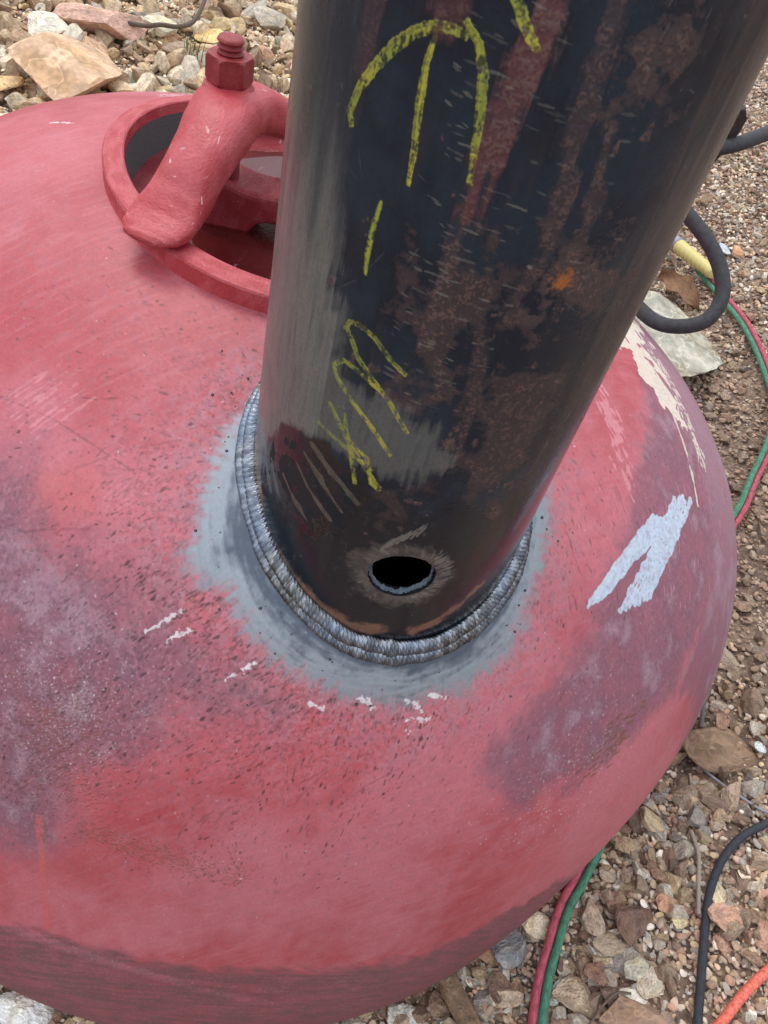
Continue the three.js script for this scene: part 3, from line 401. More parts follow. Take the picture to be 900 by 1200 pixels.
// ---------------------------------------------------------------- manway: collar, wall, cover, yoke, nut
{
  const surfY = (x, f) => tankTop(x, f);
  // cross section of the collar: outer wall up from the plate, rounded edge, flat top, inner edge, wall down inside
  const sec = [[0, 'o'], [0, -0.012], [-0.012, 0], [-0.06, 0.002], [-0.11, 0.002], [-0.158, 0], [-0.17, -0.01], [-0.17, -0.12]];
  const NP = 220;
  const rimY = (x, f) => surfY(x, f) + 0.14;
  const collar = gridGeo(NP, sec.length - 1, (u, v, i, j) => { const ph = u * 2 * Math.PI, [off, hgt] = sec[j], [x, f] = mwPoint(ph, off + 0.008 * (fb(u * 20, 3, 2) - 0.5)); const y = hgt === 'o' ? Math.min(surfY(x, f), rimY(x, f)) - 0.08 : rimY(x, f) + hgt; return [W(x, y, f), u * 9, j * 0.12]; }, true);
  mesh('manway_collar', toCreasedNormals(collar, 0.5), rimMat, tank, TB).userData = { label: 'oval red collar round the open manway' };
  const wall = gridGeo(NP, 6, (u, v) => { const [x, f] = mwPoint(u * 2 * Math.PI, -0.17 - 0.003); return [W(x, rimY(x, f) - 0.1 - v * 0.9, f), u * 8, v]; }, true);
  mesh('manway_wall', wall, rawSteel, tank, TB);
  const cy = -3.4; // cover plate: shallow dish
  const cover = gridGeo(120, 14, (u, v) => { const ph = u * 2 * Math.PI, k = v, c = Math.cos(MW.t), s = Math.sin(MW.t), a = (MW.a - 0.17) * k * Math.cos(ph), b = (MW.b - 0.17) * k * Math.sin(ph); const x = MW.x + a * c - b * s, f = MW.f + a * s + b * c; return [W(x, cy - 0.06 * (1 - sm(0.2, 0.85, k)) + 0.02 * (fb(x * 2, f * 2, 3) - 0.5), f), x * 0.4, f * 0.4]; }, true);
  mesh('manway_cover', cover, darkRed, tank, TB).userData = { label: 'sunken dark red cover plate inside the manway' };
  // bridge lug on the cover that holds the stud
  const sh = new THREE.Shape(); sh.moveTo(-0.36, -0.45); sh.lineTo(-0.34, -0.12); sh.quadraticCurveTo(-0.28, 0.06, 0, 0.08); sh.quadraticCurveTo(0.22, 0.02, 0.5, 0.0); sh.lineTo(1.1, 0.0); sh.lineTo(1.1, -0.14); sh.lineTo(0.8, -0.14); sh.quadraticCurveTo(0.42, -0.12, 0.3, -0.45); sh.lineTo(-0.36, -0.45);
  const lug = new THREE.ExtrudeGeometry(sh, { depth: 0.34, bevelEnabled: true, bevelSize: 0.05, bevelThickness: 0.05, bevelSegments: 3, curveSegments: 10 }); lug.translate(0, 0, -0.17); lug.rotateY(0.1); lug.scale(0.58 * U, U, U);
  const lp = W(-2.06, -3.12, 6.12); lug.translate(lp.x, lp.y, lp.z);
  const lugMat = redMat.clone(); lugMat.color = new THREE.Color().setRGB(0.7, 0.62, 0.66); lugMat.roughness = 0.4;
  const lo = mesh('cover_lug', lug, lugMat, tank, TB);
  // yoke: curved cast arm resting on the collar at both feet
  const st = [ // x, y, f (centre line), half width, half thickness
    [-2.165, -2.985, 4.69, 0.004, 0.004], [-2.163, -2.983, 4.7, 0.11, 0.025], [-2.157, -2.975, 4.735, 0.185, 0.045], [-2.143, -2.96, 4.8, 0.242, 0.062], [-2.115, -2.93, 4.9, 0.268, 0.08], [-2.085, -2.88, 5.0, 0.262, 0.1], [-2.05, -2.81, 5.1, 0.25, 0.12], [-2.01, -2.68, 5.24, 0.23, 0.155], [-1.985, -2.58, 5.42, 0.235, 0.18], [-1.98, -2.5, 5.66, 0.258, 0.2], [-1.99, -2.47, 5.95, 0.275, 0.2], [-1.95, -2.5, 6.2, 0.245, 0.19], [-1.86, -2.59, 6.44, 0.22, 0.17], [-1.77, -2.7, 6.66, 0.215, 0.15], [-1.7, -2.79, 6.88, 0.23, 0.12], [-1.64, -2.85, 7.1, 0.24, 0.09], [-1.58, -2.88, 7.4, 0.22, 0.06], [-1.55, -2.9, 7.62, 0.02, 0.02]];
  const curve = new THREE.CatmullRomCurve3(st.map(s => V(s[0], s[1], s[2])));
  const at = (t, k) => { const q = t * (st.length - 1), i = Math.min(st.length - 2, Math.floor(q)), u = q - i, w = u * u * (3 - 2 * u); return st[i][k] + (st[i + 1][k] - st[i][k]) * w; };
  const yoke = gridGeo(40, 90, (u, v) => {
    const c = curve.getPoint(v), tg = curve.getTangent(v); const side = V(1, 0, -0.28).normalize(), nr = new THREE.Vector3().crossVectors(tg, side).normalize(); if (nr.y < 0) nr.negate(); const sd = new THREE.Vector3().crossVectors(nr, tg).normalize(); if (sd.x < 0) sd.negate();
    const hw = at(v, 3), ht = at(v, 4), w = u * 2 * Math.PI, cs = Math.cos(w), sn = Math.sin(w), e = 0.8;
    const a = hw * Math.sign(cs) * Math.pow(Math.abs(cs), e), b = ht * Math.sign(sn) * Math.pow(Math.abs(sn), e) * (1 + 0.04 * (fb(v * 9, u * 4, 2) - 0.5));
    const p = c.clone().addScaledVector(sd, a).addScaledVector(nr, b); return [W(p.x, Math.max(p.y, rimY(p.x, p.z) + 0.002), p.z), u * 0.9, v * 1.8];
  }, true);
  const yk = mesh('yoke', yoke, redMat, tank, TB); yk.userData = { label: 'curved red cast yoke clamped over the manway' };
  // stud with thread and hexagonal nut
  const nb = [-2.02, -2.285, 5.98], NP2 = W(...nb); // top of the boss
  const boss = new THREE.LatheGeometry([[0, 0.03], [0.17, 0.03], [0.19, 0.01], [0.205, -0.04], [0.22, -0.16]].map(([a, b]) => new THREE.Vector2(a * U, b * U)), 40); boss.translate(NP2.x, NP2.y - 0.02 * U, NP2.z); mesh('yoke_boss', boss, redMat, yk, TB);
  const hexR = 0.178, hh = 0.19;
  const hex = gridGeo(72, 10, (u, v) => { // chamfered hexagon
    const t = u * 2 * Math.PI, m6 = ((t + Math.PI / 6) % (Math.PI / 3)) - Math.PI / 6, flat = hexR * Math.cos(Math.PI / 6) / Math.cos(m6); const lv = [0, 0, 0.06, 0.12, 0.5, 0.8, 0.88, 0.94, 1, 1, 1][Math.round(v * 10)], jn = Math.round(v * 10);
    const edge = Math.min(lv, 1 - lv), cham = hexR * (0.9 + Math.min(0.12, edge * 0.85)); let r = Math.min(flat, cham); if (jn === 0) r = 0; if (jn === 10) r = 0.0; if (jn === 9) r = Math.min(r, hexR * 0.83);
    return [V(r * Math.sin(t + 0.42) * U, (lv * hh + (jn === 9 ? 0.002 : 0)) * U, r * Math.cos(t + 0.42) * U), u * 2, lv * 0.35];
  });
  const hexN = hex.toNonIndexed(); hexN.computeVertexNormals(); hexN.translate(NP2.x, NP2.y + 0.012 * U, NP2.z); mesh('nut', hexN, nutMat, tank, TB).userData = { label: 'dark red hexagonal nut on top of the yoke' };
  const prof2 = []; const sr = 0.1; for (let i = 0; i <= 60; i++) { const y = 0.1 + i / 60 * 0.19, th = ((i % 12) / 12), g = Math.abs(th - 0.5) * 2; prof2.push([sr - 0.02 * (1 - g), y]); } prof2.push([sr * 0.97, 0.3], [sr * 0.85, 0.318], [0, 0.325]);
  const studTop = new THREE.LatheGeometry(prof2.map(([a, b]) => new THREE.Vector2(a * U, b * U)), 32); studTop.translate(NP2.x, NP2.y, NP2.z);
  const studLow = new THREE.CylinderGeometry(0.115 * U, 0.115 * U, 1.1 * U, 24, 20); const b1 = W(-2.06, -3.3, 6.1); studLow.translate(0, 0.55 * U, 0); { const dir = NP2.clone().sub(b1), q = new THREE.Quaternion().setFromUnitVectors(V(0, 1, 0), dir.normalize()); studLow.applyQuaternion(q); studLow.translate(b1.x, b1.y, b1.z); }
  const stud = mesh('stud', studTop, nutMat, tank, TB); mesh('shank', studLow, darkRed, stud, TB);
  // rainwater lying on the cover
  const wg = gridGeo(90, 4, (u, v) => { const ph = u * 2 * Math.PI, k = v * (0.97 + 0.02 * Math.sin(ph * 3)), a = (MW.a - 0.2) * k * Math.cos(ph), b = (MW.b - 0.2) * k * Math.sin(ph), c = Math.cos(MW.t), s = Math.sin(MW.t); return [W(MW.x + a * c - b * s, cy + 0.0, MW.f + a * s + b * c)]; });
  const water = mesh('rainwater', wg, new THREE.MeshPhysicalMaterial({ color: C(214, 206, 200), roughness: 0.02, transmission: 1, thickness: 0, ior: 1.33, side: THREE.DoubleSide }));
  tag(water, 'still rainwater pooled on the sunken cover inside the oval manway', 'water');
}

// ---------------------------------------------------------------- stones
function stoneTex() {
  const n = 512, d = new Uint8Array(n * n * 4), b = new Uint8Array(n * n * 4);
  for (let j = 0; j < n; j++) for (let i = 0; i < n; i++) {
    const x = i / n * 16, y = j / n * 16, k = 4 * (j * n + i), f = fb(x, y, 5), g = fb(x * 4, y * 4, 3), v = Math.abs(fb(x * 0.7 + 8, y * 0.7, 4) - 0.5), o = 0.5 * sm(0.5, 0.72, fb(x * 0.6 + 40, y * 0.6, 4));
    let t = 0.62 + 0.65 * (f - 0.5) + 0.35 * (g - 0.5) + 0.3 * (1 - sm(0.0, 0.035, v));
    const c = [t, t * (1 - 0.12 * o), t * (1 - 0.32 * o)]; for (let q = 0; q < 3; q++) d[k + q] = enc(Math.min(1, Math.max(0.05, c[q] * 1.15))); d[k + 3] = 255; b[k] = b[k + 1] = b[k + 2] = 255 * (0.6 * f + 0.4 * g); b[k + 3] = 255;
  }
  return [dataTex(n, n, d, true), dataTex(n, n, b, false)];
}
const [stMap, stBump] = stoneTex();
function stoneGeo(seed, detail, cuts, tex = 1) { // a lump cut by random planes: faces, blunt edges
  const r = rng(seed), g0 = new THREE.IcosahedronGeometry(1, detail), planes = [];
  for (let i = 0; i < cuts; i++) { const z = 2 * r() - 1, t = r() * 6.283, q = Math.sqrt(1 - z * z); planes.push([V(q * Math.cos(t), z, q * Math.sin(t)), 0.38 + 0.4 * r()]); }
  const p = g0.attributes.position, v = V(0, 0, 0), uv = [];
  for (let i = 0; i < p.count; i++) {
    v.fromBufferAttribute(p, i); for (const [n, d] of planes) { const k = v.dot(n) - d; if (k > 0) v.addScaledVector(n, -k * 0.97); }
    const w = 0.05 * (fb(v.x * 3 + seed, v.y * 3 + v.z * 2.3, 3) - 0.5) * (detail > 4 ? 3.4 : detail > 1 ? 2 : 0.6); v.multiplyScalar(1 + w); p.setXYZ(i, v.x, v.y, v.z);
  }
  const fa = V(0, 0, 0), fb2 = V(0, 0, 0), fc = V(0, 0, 0);
  for (let i = 0; i < p.count; i += 3) {
    fa.fromBufferAttribute(p, i); fb2.fromBufferAttribute(p, i + 1).sub(fa); fc.fromBufferAttribute(p, i + 2).sub(fa); fb2.cross(fc); const nx = Math.abs(fb2.x), ny = Math.abs(fb2.y), nz = Math.abs(fb2.z);
    for (let k = 0; k < 3; k++) { const x = p.getX(i + k), y = p.getY(i + k), z = p.getZ(i + k), [a, b] = ny >= nx && ny >= nz ? [x, z] : nx >= nz ? [z, y] : [x, y]; uv.push(a * 0.5 * tex + seed * 0.37, b * 0.5 * tex + seed * 0.21); }
  }
  g0.setAttribute('uv', new THREE.Float32BufferAttribute(uv, 2)); g0.deleteAttribute('normal'); const gi = toCreasedNormals(g0, detail > 1 ? 0.36 : 0.2); return gi;
}
const stoneMat = new THREE.MeshStandardMaterial({ map: stMap, bumpMap: stBump, bumpScale: 0.004, roughness: 0.88 });
const fineMat = new THREE.MeshStandardMaterial({ roughness: 0.9 });
const PAL = [[188, 166, 144], [172, 150, 129], [158, 132, 113], [206, 191, 172], [184, 158, 130], [164, 155, 146], [214, 205, 190], [180, 144, 123], [144, 121, 105], [196, 173, 140]];
const clump = (x, f) => fb(x * 1.6 + 11, f * 1.6 + 5, 3);
const TWIN = [[0.6, 1.95], [0.645, 1.814], [0.678, 1.72], [0.7, 1.629], [0.715, 1.524], [0.722, 1.44], [0.716, 1.374], [0.694, 1.289], [0.665, 1.209], [0.635, 1.12], [0.56, 0.98], [0.48, 0.82], [0.44, 0.62], [0.425, 0.5], [0.4, 0.432], [0.382, 0.39], [0.371, 0.345], [0.362, 0.302], [0.357, 0.254], [0.35, 0.1], [0.33, -0.3]];
const BLACK = [[0.95, 0.66], [0.8, 0.6], [0.673, 0.566], [0.63, 0.542], [0.597, 0.516], [0.573, 0.481], [0.557, 0.439], [0.549, 0.395], [0.542, 0.344], [0.534, 0.286], [0.529, 0.25], [0.52, 0.1], [0.54, -0.2]];
const ORANGE = [[0.9, 0.52], [0.75, 0.455], [0.644, 0.382], [0.619, 0.361], [0.589, 0.33], [0.559, 0.291], [0.535, 0.26], [0.5, 0.15], [0.47, -0.1]];
const nearHose = (x, f) => x > 0.3 && x < 1 && Math.min(sdLine(TWIN, x, f)[0], sdLine(BLACK, x, f)[0], sdLine(ORANGE, x, f)[0]);
const inTank = (x, f) => Math.hypot(x - P0[0] * U, f - P0[2] * U) < 0.5;
{
  const r = rng(2024), m4 = new THREE.Matrix4(), q = new THREE.Quaternion(), e = new THREE.Euler(), s = V(0, 0, 0), col = new THREE.Color();
  const layer = (name, count, geos, mat, sizeOf, region, sink, label, palOf) => {
    const lists = geos.map(() => []);
    for (let i = 0; i < count; i++) { const [x, f] = region(); if (inTank(x, f)) continue; const z = sizeOf(x, f); if (z <= 0) continue; if (z > 0.007) { const nh = nearHose(x, f); if (nh !== false && nh < 0.008 + z * 0.8) continue; } lists[Math.floor(r() * geos.length)].push([x, f, z]); }
    lists.forEach((l, gi) => {
      const im = new THREE.InstancedMesh(geos[gi], mat, l.length); im.name = numbered(name); im.castShadow = im.receiveShadow = true;
      l.forEach(([x, f, z], i) => {
        e.set((r() - 0.5) * 1.4, r() * 6.28, (r() - 0.5) * 1.4); q.setFromEuler(e); s.set(z * (0.8 + 0.6 * r()), z * (0.45 + 0.35 * r()), z * (0.6 + 0.4 * r()));
        const p = G(x, f, sink * z * (r() - 0.15)); m4.compose(p, q, s); im.setMatrixAt(i, m4);
        const c = palOf(x, f, r), k = 0.95 + 0.5 * r(); col.setRGB(l1(c[0]) * k, l1(c[1]) * k, l1(c[2]) * k); im.setColorAt(i, col);
      });
      tag(im, label, null, null, 'stuff'); scene.add(im);
    });
  };
  const right = () => [0.15 + 1.1 * r(), -0.1 + 3.6 * r()], leftTop = () => [-2.2 + 2.2 * r(), 1.1 + 2.6 * r()], near = () => [-0.8 + 1.5 * r(), -0.15 + 0.75 * r()], wide = () => { const t = r() * 6.28, d = 0.6 + 3.2 * Math.sqrt(r()); return [-0.2 + d * Math.cos(t), 0.8 + d * Math.sin(t)]; };
  const mixR = () => { const k = r(); return k < 0.5 ? right() : k < 0.72 ? leftTop() : k < 0.87 ? near() : wide(); };
  const pal = (x, f, rr) => { const c = PAL[Math.floor(rr() * PAL.length)]; const soil = x > 0.2 ? sm(0.5, 1.0, f) * (1 - sm(1.3, 1.9, f)) : 0; const b = [138, 114, 97]; return c.map((v, i) => v + (b[i] - v) * 0.65 * soil + (x < -0.2 && f > 1 ? [18, 16, 8][i] : 0)); };
  const soilZone = (x, f) => x > 0.2 ? sm(0.5, 0.85, f) * (1 - sm(1.3, 1.8, f)) : 0;
  const chips = [0, 1, 2, 3, 4].map(i => stoneGeo(100 + i, 1, 7));
  const lumps = [0, 1, 2, 3, 4, 5, 6, 7].map(i => stoneGeo(200 + i, 4, 11, 0.5));
  layer('fine_gravel', 150000, chips, fineMat, (x, f) => 0.0022 + 0.0055 * Math.pow(r(), 2) + (x < 0 && f > 1 ? 0.005 * r() : 0), mixR, 1.6, 'fine stone chips and soil crumbs covering the ground', pal);
  layer('gravel', 22000, lumps, stoneMat, (x, f) => { const z = soilZone(x, f); if (r() < 0.8 * z) return 0; const k = clump(x, f); return (0.006 + 0.010 * Math.pow(r(), 2) + (k > 0.5 ? 0.005 * r() : 0)) * (x < 0 && f > 1 ? 2.4 : f > 1.6 ? 0.9 : 1.15); }, mixR, 1.0, 'loose pebbles and broken stone around the tank', pal);
  layer('broken_stone', 5200, lumps, stoneMat, (x, f) => { const z = soilZone(x, f); if (r() < 0.93 * z) return 0; if (x > 0.2 && f > 1.2 && r() < 0.85) return 0; return (0.015 + 0.016 * r() * r()) * (x < 0 && f > 1 ? 2.5 : 1); }, mixR, 0.7, 'larger broken stones lying in the gravel', pal);
}
// single stones that stand out: [x, forward, width, height as seen, rgb, label, flatness, yaw]
const ROCKS = [
  [-1.19, 2.12, 0.28, 0.3, [196, 164, 134], 'large flat ochre and white stone behind the left of the tank', 0.8],
  [-1.24, 2.52, 0.26, 0.17, [204, 166, 148], 'big pinkish stone at the top edge of the picture', 0.6],
  [-1.38, 2.4, 0.155, 0.104, [214, 204, 188], 'cream stone leaning just above the large ochre stone', 0.5],
  [-1.33, 2.06, 0.082, 0.105, [206, 174, 128], 'yellow stone at the left edge of the picture', 0.7],
  [-1.0, 2.75, 0.088, 0.088, [212, 182, 126], 'yellow pointed stone just left of the nut on the yoke', 0.6],
  [-1.03, 2.56, 0.149, 0.103, [156, 136, 118], 'grey brown angular stone behind the yoke', 0.6],
  [-1.15, 2.65, 0.121, 0.101, [196, 188, 164], 'pale pointed stone right of the pinkish stone', 0.6],
  [-1.05, 2.29, 0.096, 0.066, [212, 208, 200], 'whitish stone close behind the red tank rim, left of the yoke', 0.5],
  [-0.87, 3.0, 0.13, 0.123, [168, 158, 144], 'grey stone between the nut and the black pipe', 0.6],
  [-1.26, 2.0, 0.074, 0.045, [226, 220, 206], 'small white stone at the tank edge below the large ochre stone', 0.5],
  [0.53, 1.66, 0.23, 0.38, [164, 160, 146], 'pale flat slab of stone behind the tank, right of the pipe', 0.5],
  [0.585, 0.66, 0.097, 0.123, [128, 104, 84], 'flat dirt covered square stone beside the right side of the tank', 0.35],
  [0.64, 0.66, 0.022, 0.019, [206, 214, 210], 'small white stone right of the dirt covered square stone', 0.6],
  [0.66, 2.05, 0.056, 0.051, [176, 186, 192], 'pale blue grey stone beside the looped black cable', 0.5],
  [0.69, 2.03, 0.041, 0.051, [190, 148, 112], 'orange tan stone next to the pale blue grey stone', 0.5],
  [0.35, 0.36, 0.05, 0.045, [208, 192, 166], 'cream angular stone left of the twin hose', 0.7],
  [0.322, 0.33, 0.053, 0.074, [138, 138, 138], 'grey rounded stone under the tank edge, left of the twin hose', 0.7],
  [0.29, 0.33, 0.061, 0.042, [140, 112, 88], 'brown block of stone tucked under the tank edge', 0.7],
  [0.31, 0.28, 0.034, 0.055, [120, 96, 82], 'brown upright stone right of the weathered wood', 0.8],
  [-0.25, 0.13, 0.065, 0.044, [226, 226, 220], 'white stone in the bottom left corner', 0.7],
  [0.47, 0.39, 0.046, 0.08, [116, 92, 80], 'long dark brown stone among the pebbles', 0.6],
  [0.44, 0.36, 0.042, 0.037, [160, 142, 120], 'tan pebble right of the twin hose', 0.7],
  [0.51, 0.42, 0.03, 0.054, [190, 146, 116], 'pointed orange tan stone left of the black hose', 0.6],
  [0.52, 0.4, 0.023, 0.023, [216, 200, 158], 'small squarish yellow cream pebble', 0.7],
  [0.47, 0.33, 0.045, 0.037, [184, 180, 160], 'pale grey green stone at the bottom', 0.6],
  [0.43, 0.32, 0.037, 0.033, [134, 102, 88], 'round reddish brown stone left of the pale grey green stone', 0.7],
  [0.47, 0.28, 0.086, 0.057, [146, 120, 100], 'large flat brown stone at the bottom edge', 0.45],
  [0.49, 0.32, 0.039, 0.047, [200, 188, 168], 'pale triangular stone near the bottom of the black hose', 0.5],
  [0.46, 0.49, 0.034, 0.033, [164, 140, 116], 'tan rounded stone close to the tank, above the pebbles', 0.7],
  [0.47, 0.3, 0.037, 0.03, [220, 214, 200], 'white cream stone on the large flat brown stone', 0.7],
  [0.58, 0.41, 0.049, 0.057, [182, 146, 126], 'knobbly pinkish stone right of the black hose', 0.6],
  [0.4, 0.29, 0.052, 0.06, [176, 156, 132], 'tan angular stone right of the twin hose at the bottom', 0.6],
  [0.38, 0.29, 0.017, 0.039, [206, 206, 198], 'thin white sliver of stone touching the twin hose', 0.6],
  [0.57, 0.44, 0.022, 0.041, [206, 188, 156], 'cream upright stone right of the bend of the black hose', 0.6],
  [0.25, 0.25, 0.039, 0.052, [130, 106, 90], 'brown stone below the tank edge, left of the weathered wood', 0.7],
  [0.2, 0.23, 0.052, 0.031, [190, 186, 174], 'pale stone at the foot of the tank near the bottom edge', 0.6],
];
ROCKS.forEach(([x, f, w, h, c, label, flat], i) => {
  const r = rng(900 + i), g = stoneGeo(300 + i * 7, w > 0.1 ? 7 : 4, w > 0.1 ? 14 : 10, w > 0.1 ? 0.45 : 0.3);
  const m = stoneMat.clone(); m.color = C(...c).multiplyScalar(1.5); m.bumpScale = 0.006;
  const o = mesh('stone', g, m); const dep = Math.sqrt(x * x + f * f), k = Math.min(1.25, 0.55 + 0.45 * 1.15 / dep * 1.4);
  const th = flat * w * 0.5, deep = Math.max(w * 0.45, h * 0.62 / k - th * 0.3);
  o.scale.set(w * 0.62, th * 0.75, deep); o.rotation.set((r() - 0.5) * 0.35, (r() - 0.5) * 0.5 + (i === 11 ? 0.7 : 0), (r() - 0.5) * 0.35); o.position.copy(G(x, f, th * 0.35 + (w < 0.1 ? 0.01 : 0.02))); tag(o, label, 'stone');
});

// ---------------------------------------------------------------- hoses, cables, small things
function tube(pts, rad, seg = 160, rs = 12) { const c = new THREE.CatmullRomCurve3(pts, false, 'centripetal'); return new THREE.TubeGeometry(c, seg, rad, rs); }
const dust = stMap.clone(); dust.repeat.set(24, 0.6); dust.needsUpdate = true;
const rubber = (c, rough = 0.55) => new THREE.MeshStandardMaterial({ color: C(...c).multiplyScalar(1.65), map: dust, roughness: rough + 0.1, bumpMap: soilBump, bumpScale: 0.0006 });
{
  const pts = TWIN;
  const hose = new THREE.Group(); hose.name = 'twin_hose'; hose.position.copy(G(0.6, 1.95)); scene.add(hose); const B = hose.position;
  const path = o => pts.map(([x, f], i) => { const a = pts[Math.max(0, i - 1)], b = pts[Math.min(pts.length - 1, i + 1)], dx = b[0] - a[0], dz = b[1] - a[1], l = Math.hypot(dx, dz); const flip = f < 0.7 ? 1 : f > 1.3 ? -1 : (1.0 - f) / 0.3; const s = o * (f < 0.7 ? -1 : 1); return GS(x + s * dz / l, f - s * dx / l, 0.022 + (f < 1.3 && f > 0.65 ? 0.004 * o / 0.0056 : 0)); });
  mesh('red_hose', tube(path(-0.0056), 0.0057, 420), rubber([164, 74, 88]), hose, B).userData = { label: 'red line of the twin hose' };
  mesh('green_hose', tube(path(0.0056), 0.0057, 420), rubber([66, 118, 94]), hose, B).userData = { label: 'green line of the twin hose' };
  tag(hose, 'red and green twin hose running round behind the right side of the tank', 'hose');
}
tag(mesh('black_hose', tube(BLACK.map(([x, f]) => GS(x, f, 0.017)), 0.0055, 260), rubber([40, 44, 54], 0.4)), 'black cable bending down over the pebbles at lower right', 'cable');
tag(mesh('orange_hose', tube(ORANGE.map(([x, f]) => GS(x, f, 0.018)), 0.006, 200), rubber([206, 104, 88], 0.5)), 'orange red hose in the bottom right corner', 'hose');
{ // heavy cable that loops in the air behind the pipe
  const pts = [[0.75, -0.62, 1.6], [0.55, -0.38, 1.35], [0.369, -0.295, 1.157], [0.331, -0.301, 1.113], [0.291, -0.309, 1.069], [0.25, -0.322, 1.05], [0.2, -0.345, 1.03], [0.222, -0.358, 1.0], [0.256, -0.372, 0.981], [0.284, -0.384, 0.957], [0.309, -0.403, 0.931], [0.32, -0.426, 0.905], [0.311, -0.448, 0.886], [0.289, -0.464, 0.885], [0.26, -0.476, 0.9], [0.2, -0.465, 0.95], [0.12, -0.45, 1.0]].map(([x, y, f]) => V(x, HC + y, ZC - f));
  const cb = new THREE.Group(); cb.name = 'welding_cable'; cb.position.copy(pts[0]); scene.add(cb);
  tag(cb, 'heavy black cable looping out from behind the pipe', 'cable');
  mesh('cable', tube(pts, 0.0092, 320, 14), rubber([46, 46, 50], 0.5), cb, cb.position);
  const js = new THREE.Shape(); js.moveTo(-0.012, -0.04); js.lineTo(0.006, -0.034); js.quadraticCurveTo(0.016, 0, 0.013, 0.03); js.lineTo(0.004, 0.04); js.lineTo(-0.006, 0.034); js.quadraticCurveTo(-0.006, 0.0, -0.016, -0.03);
  const jg = new THREE.ExtrudeGeometry(js, { depth: 0.016, bevelEnabled: true, bevelSize: 0.002, bevelThickness: 0.002, bevelSegments: 2 }); jg.scale(0.8, 0.85, 0.7); jg.rotateZ(-0.1); jg.translate(0.276, HC - 0.303, ZC - 1.08);
  mesh('clamp_jaw', jg, new THREE.MeshStandardMaterial({ color: C(58, 46, 44), roughness: 0.7, metalness: 0.3, bumpMap: soilBump, bumpScale: 0.002 }), cb, cb.position);
}
{ // yellow handle lying at the end of the twin hose
  const a = G(0.5, 2.09, 0.06), b = G(0.615, 1.88, 0.05), d = b.clone().sub(a), l = d.length();
  const t = new THREE.Group(); t.name = 'torch_handle'; t.position.copy(a); t.quaternion.setFromUnitVectors(V(0, 1, 0), d.clone().normalize()); scene.add(t);
  const ymat = new THREE.MeshStandardMaterial({ color: C(204, 192, 124), roughness: 0.5 });
  const pr = []; for (let i = 0; i <= 40; i++) { const y = 0.36 + 0.64 * i / 40; pr.push(new THREE.Vector2(0.018 - 0.004 * i / 40 + 0.0012 * (Math.sin(i * 1.4) > 0 ? 1 : -1), y * l)); }
  mesh('grip', new THREE.LatheGeometry([new THREE.Vector2(0, 0.36 * l), ...pr, new THREE.Vector2(0, l)], 10), ymat, t);
  mesh('collar', new THREE.LatheGeometry([[0, 0.24], [0.0185, 0.24], [0.0195, 0.26], [0.0195, 0.36], [0, 0.36]].map(([x, y]) => new THREE.Vector2(x, y * l)), 20), new THREE.MeshStandardMaterial({ color: C(150, 146, 158), roughness: 0.4, metalness: 0.5 }), t);
  mesh('body', new THREE.LatheGeometry([[0, -0.35], [0.016, -0.35], [0.0175, -0.2], [0.018, 0.22], [0.02, 0.24], [0, 0.24]].map(([x, y]) => new THREE.Vector2(x, y * l)), 20), ymat, t);
  tag(t, 'ribbed yellow handle at the end of the twin hose, right of the pipe', 'torch handle');
}
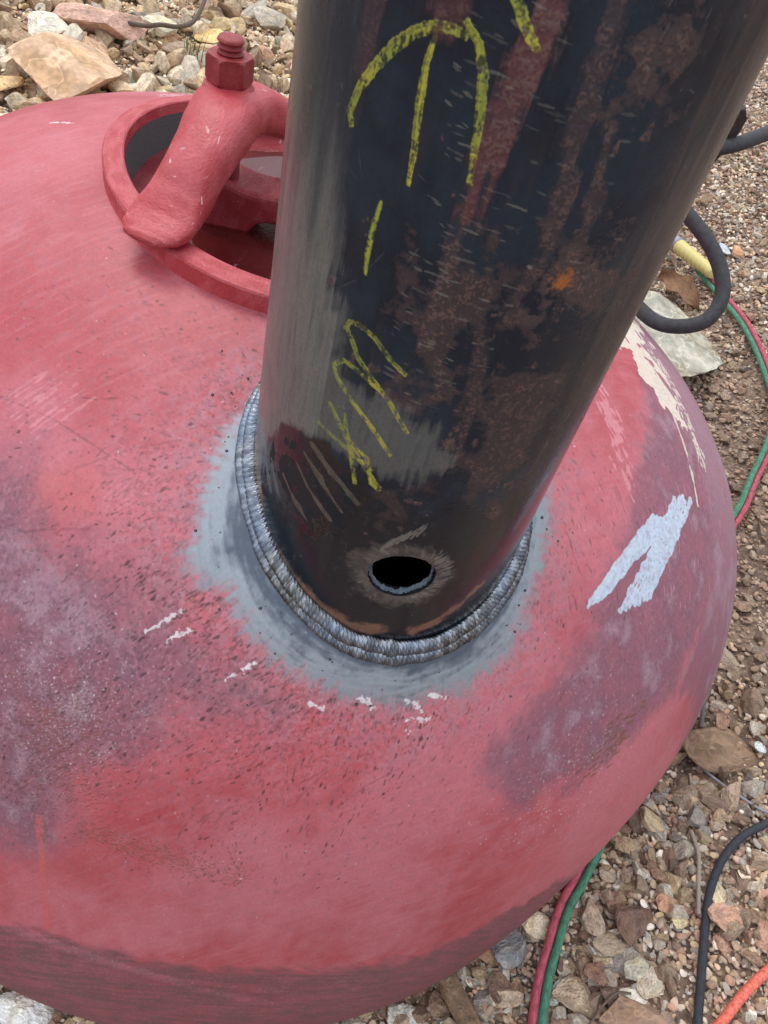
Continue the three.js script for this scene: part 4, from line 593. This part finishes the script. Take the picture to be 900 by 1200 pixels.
{ // weathered wood, leaf, vine, wires, grass
  const a = G(0.2, 0.335, 0.018), b = G(0.31, 0.2, 0.018), d = b.clone().sub(a), l = d.length();
  const g = gridGeo(28, 30, (u, v) => { const w = u * 6.283, r = (0.017 + 0.006 * (fb(Math.cos(w) * 2 + 4, Math.sin(w) * 2 + v * 0.6, 3) - 0.5) * 2) * (1 + 0.1 * Math.sin(v * 5)) * (v < 0.04 ? 0.75 : 1); return [V(r * Math.cos(w), v * l + (v === 0 ? 0.012 * (fb(u * 14, 2, 2) - 0.5) : 0), r * 0.75 * Math.sin(w)), u * 0.4, v * 0.9]; }, true);
  const o = mesh('driftwood', g, new THREE.MeshStandardMaterial({ color: C(148, 122, 98), map: stMap, bumpMap: stBump, bumpScale: 0.004, roughness: 0.9 })); o.position.copy(a); o.quaternion.setFromUnitVectors(V(0, 1, 0), d.normalize());
  tag(o, 'weathered brown piece of wood jutting out below the tank', 'wood');
  const lf = gridGeo(16, 24, (u, v) => { const q = (u - 0.5) * 2, w = 0.032 * Math.sin(Math.PI * Math.pow(v, 0.8)) + 0.002; return [V(q * w, 0.018 * q * q + 0.02 * Math.sin(v * 3) + 0.006 * Math.sin(v * 18) * q, (v - 0.5) * 0.15)]; });
  const leaf = mesh('dry_leaf', lf, new THREE.MeshStandardMaterial({ color: C(140, 104, 76), roughness: 0.8, side: THREE.DoubleSide, map: stMap })); leaf.position.copy(G(0.55, 1.84, 0.02)); leaf.rotation.set(0.15, 0.75, 0.2); tag(leaf, 'curled brown dry leaf above the pale slab', 'leaf');
  tag(mesh('vine', tube([[-1.13, 3.1], [-1.05, 2.82], [-1.04, 2.69], [-1.06, 2.61], [-1.09, 2.55], [-1.13, 2.54], [-1.2, 2.5]].map(([x, f], i) => G(x, f, 0.075 + 0.01 * Math.sin(i * 2))), 0.007, 80, 8), rubber([92, 80, 72], 0.9)), 'thin grey brown root curving over the stones left of the nut', 'root');
  tag(mesh('wire', tube([[0.55, 0.63], [0.582, 0.6], [0.604, 0.583], [0.628, 0.566], [0.652, 0.555]].map(([x, f]) => G(x, f, 0.014)), 0.002, 60, 8), rubber([150, 152, 162], 0.4)), 'thin pale grey wire meeting the black cable', 'wire');
  tag(mesh('twig', tube([[0.54, 0.52], [0.547, 0.49], [0.545, 0.45], [0.543, 0.41]].map(([x, f]) => G(x, f, 0.016)), 0.0028, 40, 8), rubber([158, 146, 134], 0.9)), 'straight pale twig beside the black cable', 'twig');
  tag(mesh('rootlet', tube([[0.4, 0.24], [0.415, 0.262], [0.43, 0.285], [0.445, 0.3], [0.46, 0.302]].map(([x, f]) => G(x, f, 0.028)), 0.0016, 40, 7), rubber([112, 96, 82], 0.9)), 'thin dark rootlet over the stones at the bottom edge', 'root');
  tag(mesh('cord', tube([[0.53, 0.86], [0.56, 0.8], [0.575, 0.76], [0.565, 0.72], [0.56, 0.68]].map(([x, f]) => G(x, f, 0.02)), 0.0035, 60, 8), rubber([96, 92, 88], 0.8)), 'grey cord at the tank side above the dirt covered square stone', 'cord');
  const gr = [], r = rng(12);
  for (let i = 0; i < 26; i++) { const x = -0.98 + 0.05 * (r() - 0.5), f = 2.55 + 0.06 * (r() - 0.5), h = 0.05 + 0.08 * r(), bx = 0.05 * (r() - 0.5), bz = 0.05 * (r() - 0.5), p = G(x, f); gr.push(gridGeo(2, 6, (u, v) => [V(p.x + bx * v * v + (u - 0.5) * 0.004 * (1 - v * 0.9), p.y + h * v, p.z + bz * v * v + (u === 0.5 ? 0.001 : 0))])); }
  const tuft = mesh('grass_tuft', mergeGeometries(gr), new THREE.MeshStandardMaterial({ color: C(92, 112, 58), roughness: 0.8, side: THREE.DoubleSide })); tag(tuft, 'small green grass tuft among the stones left of the nut', 'grass');
}
renderer.render(scene, camera);
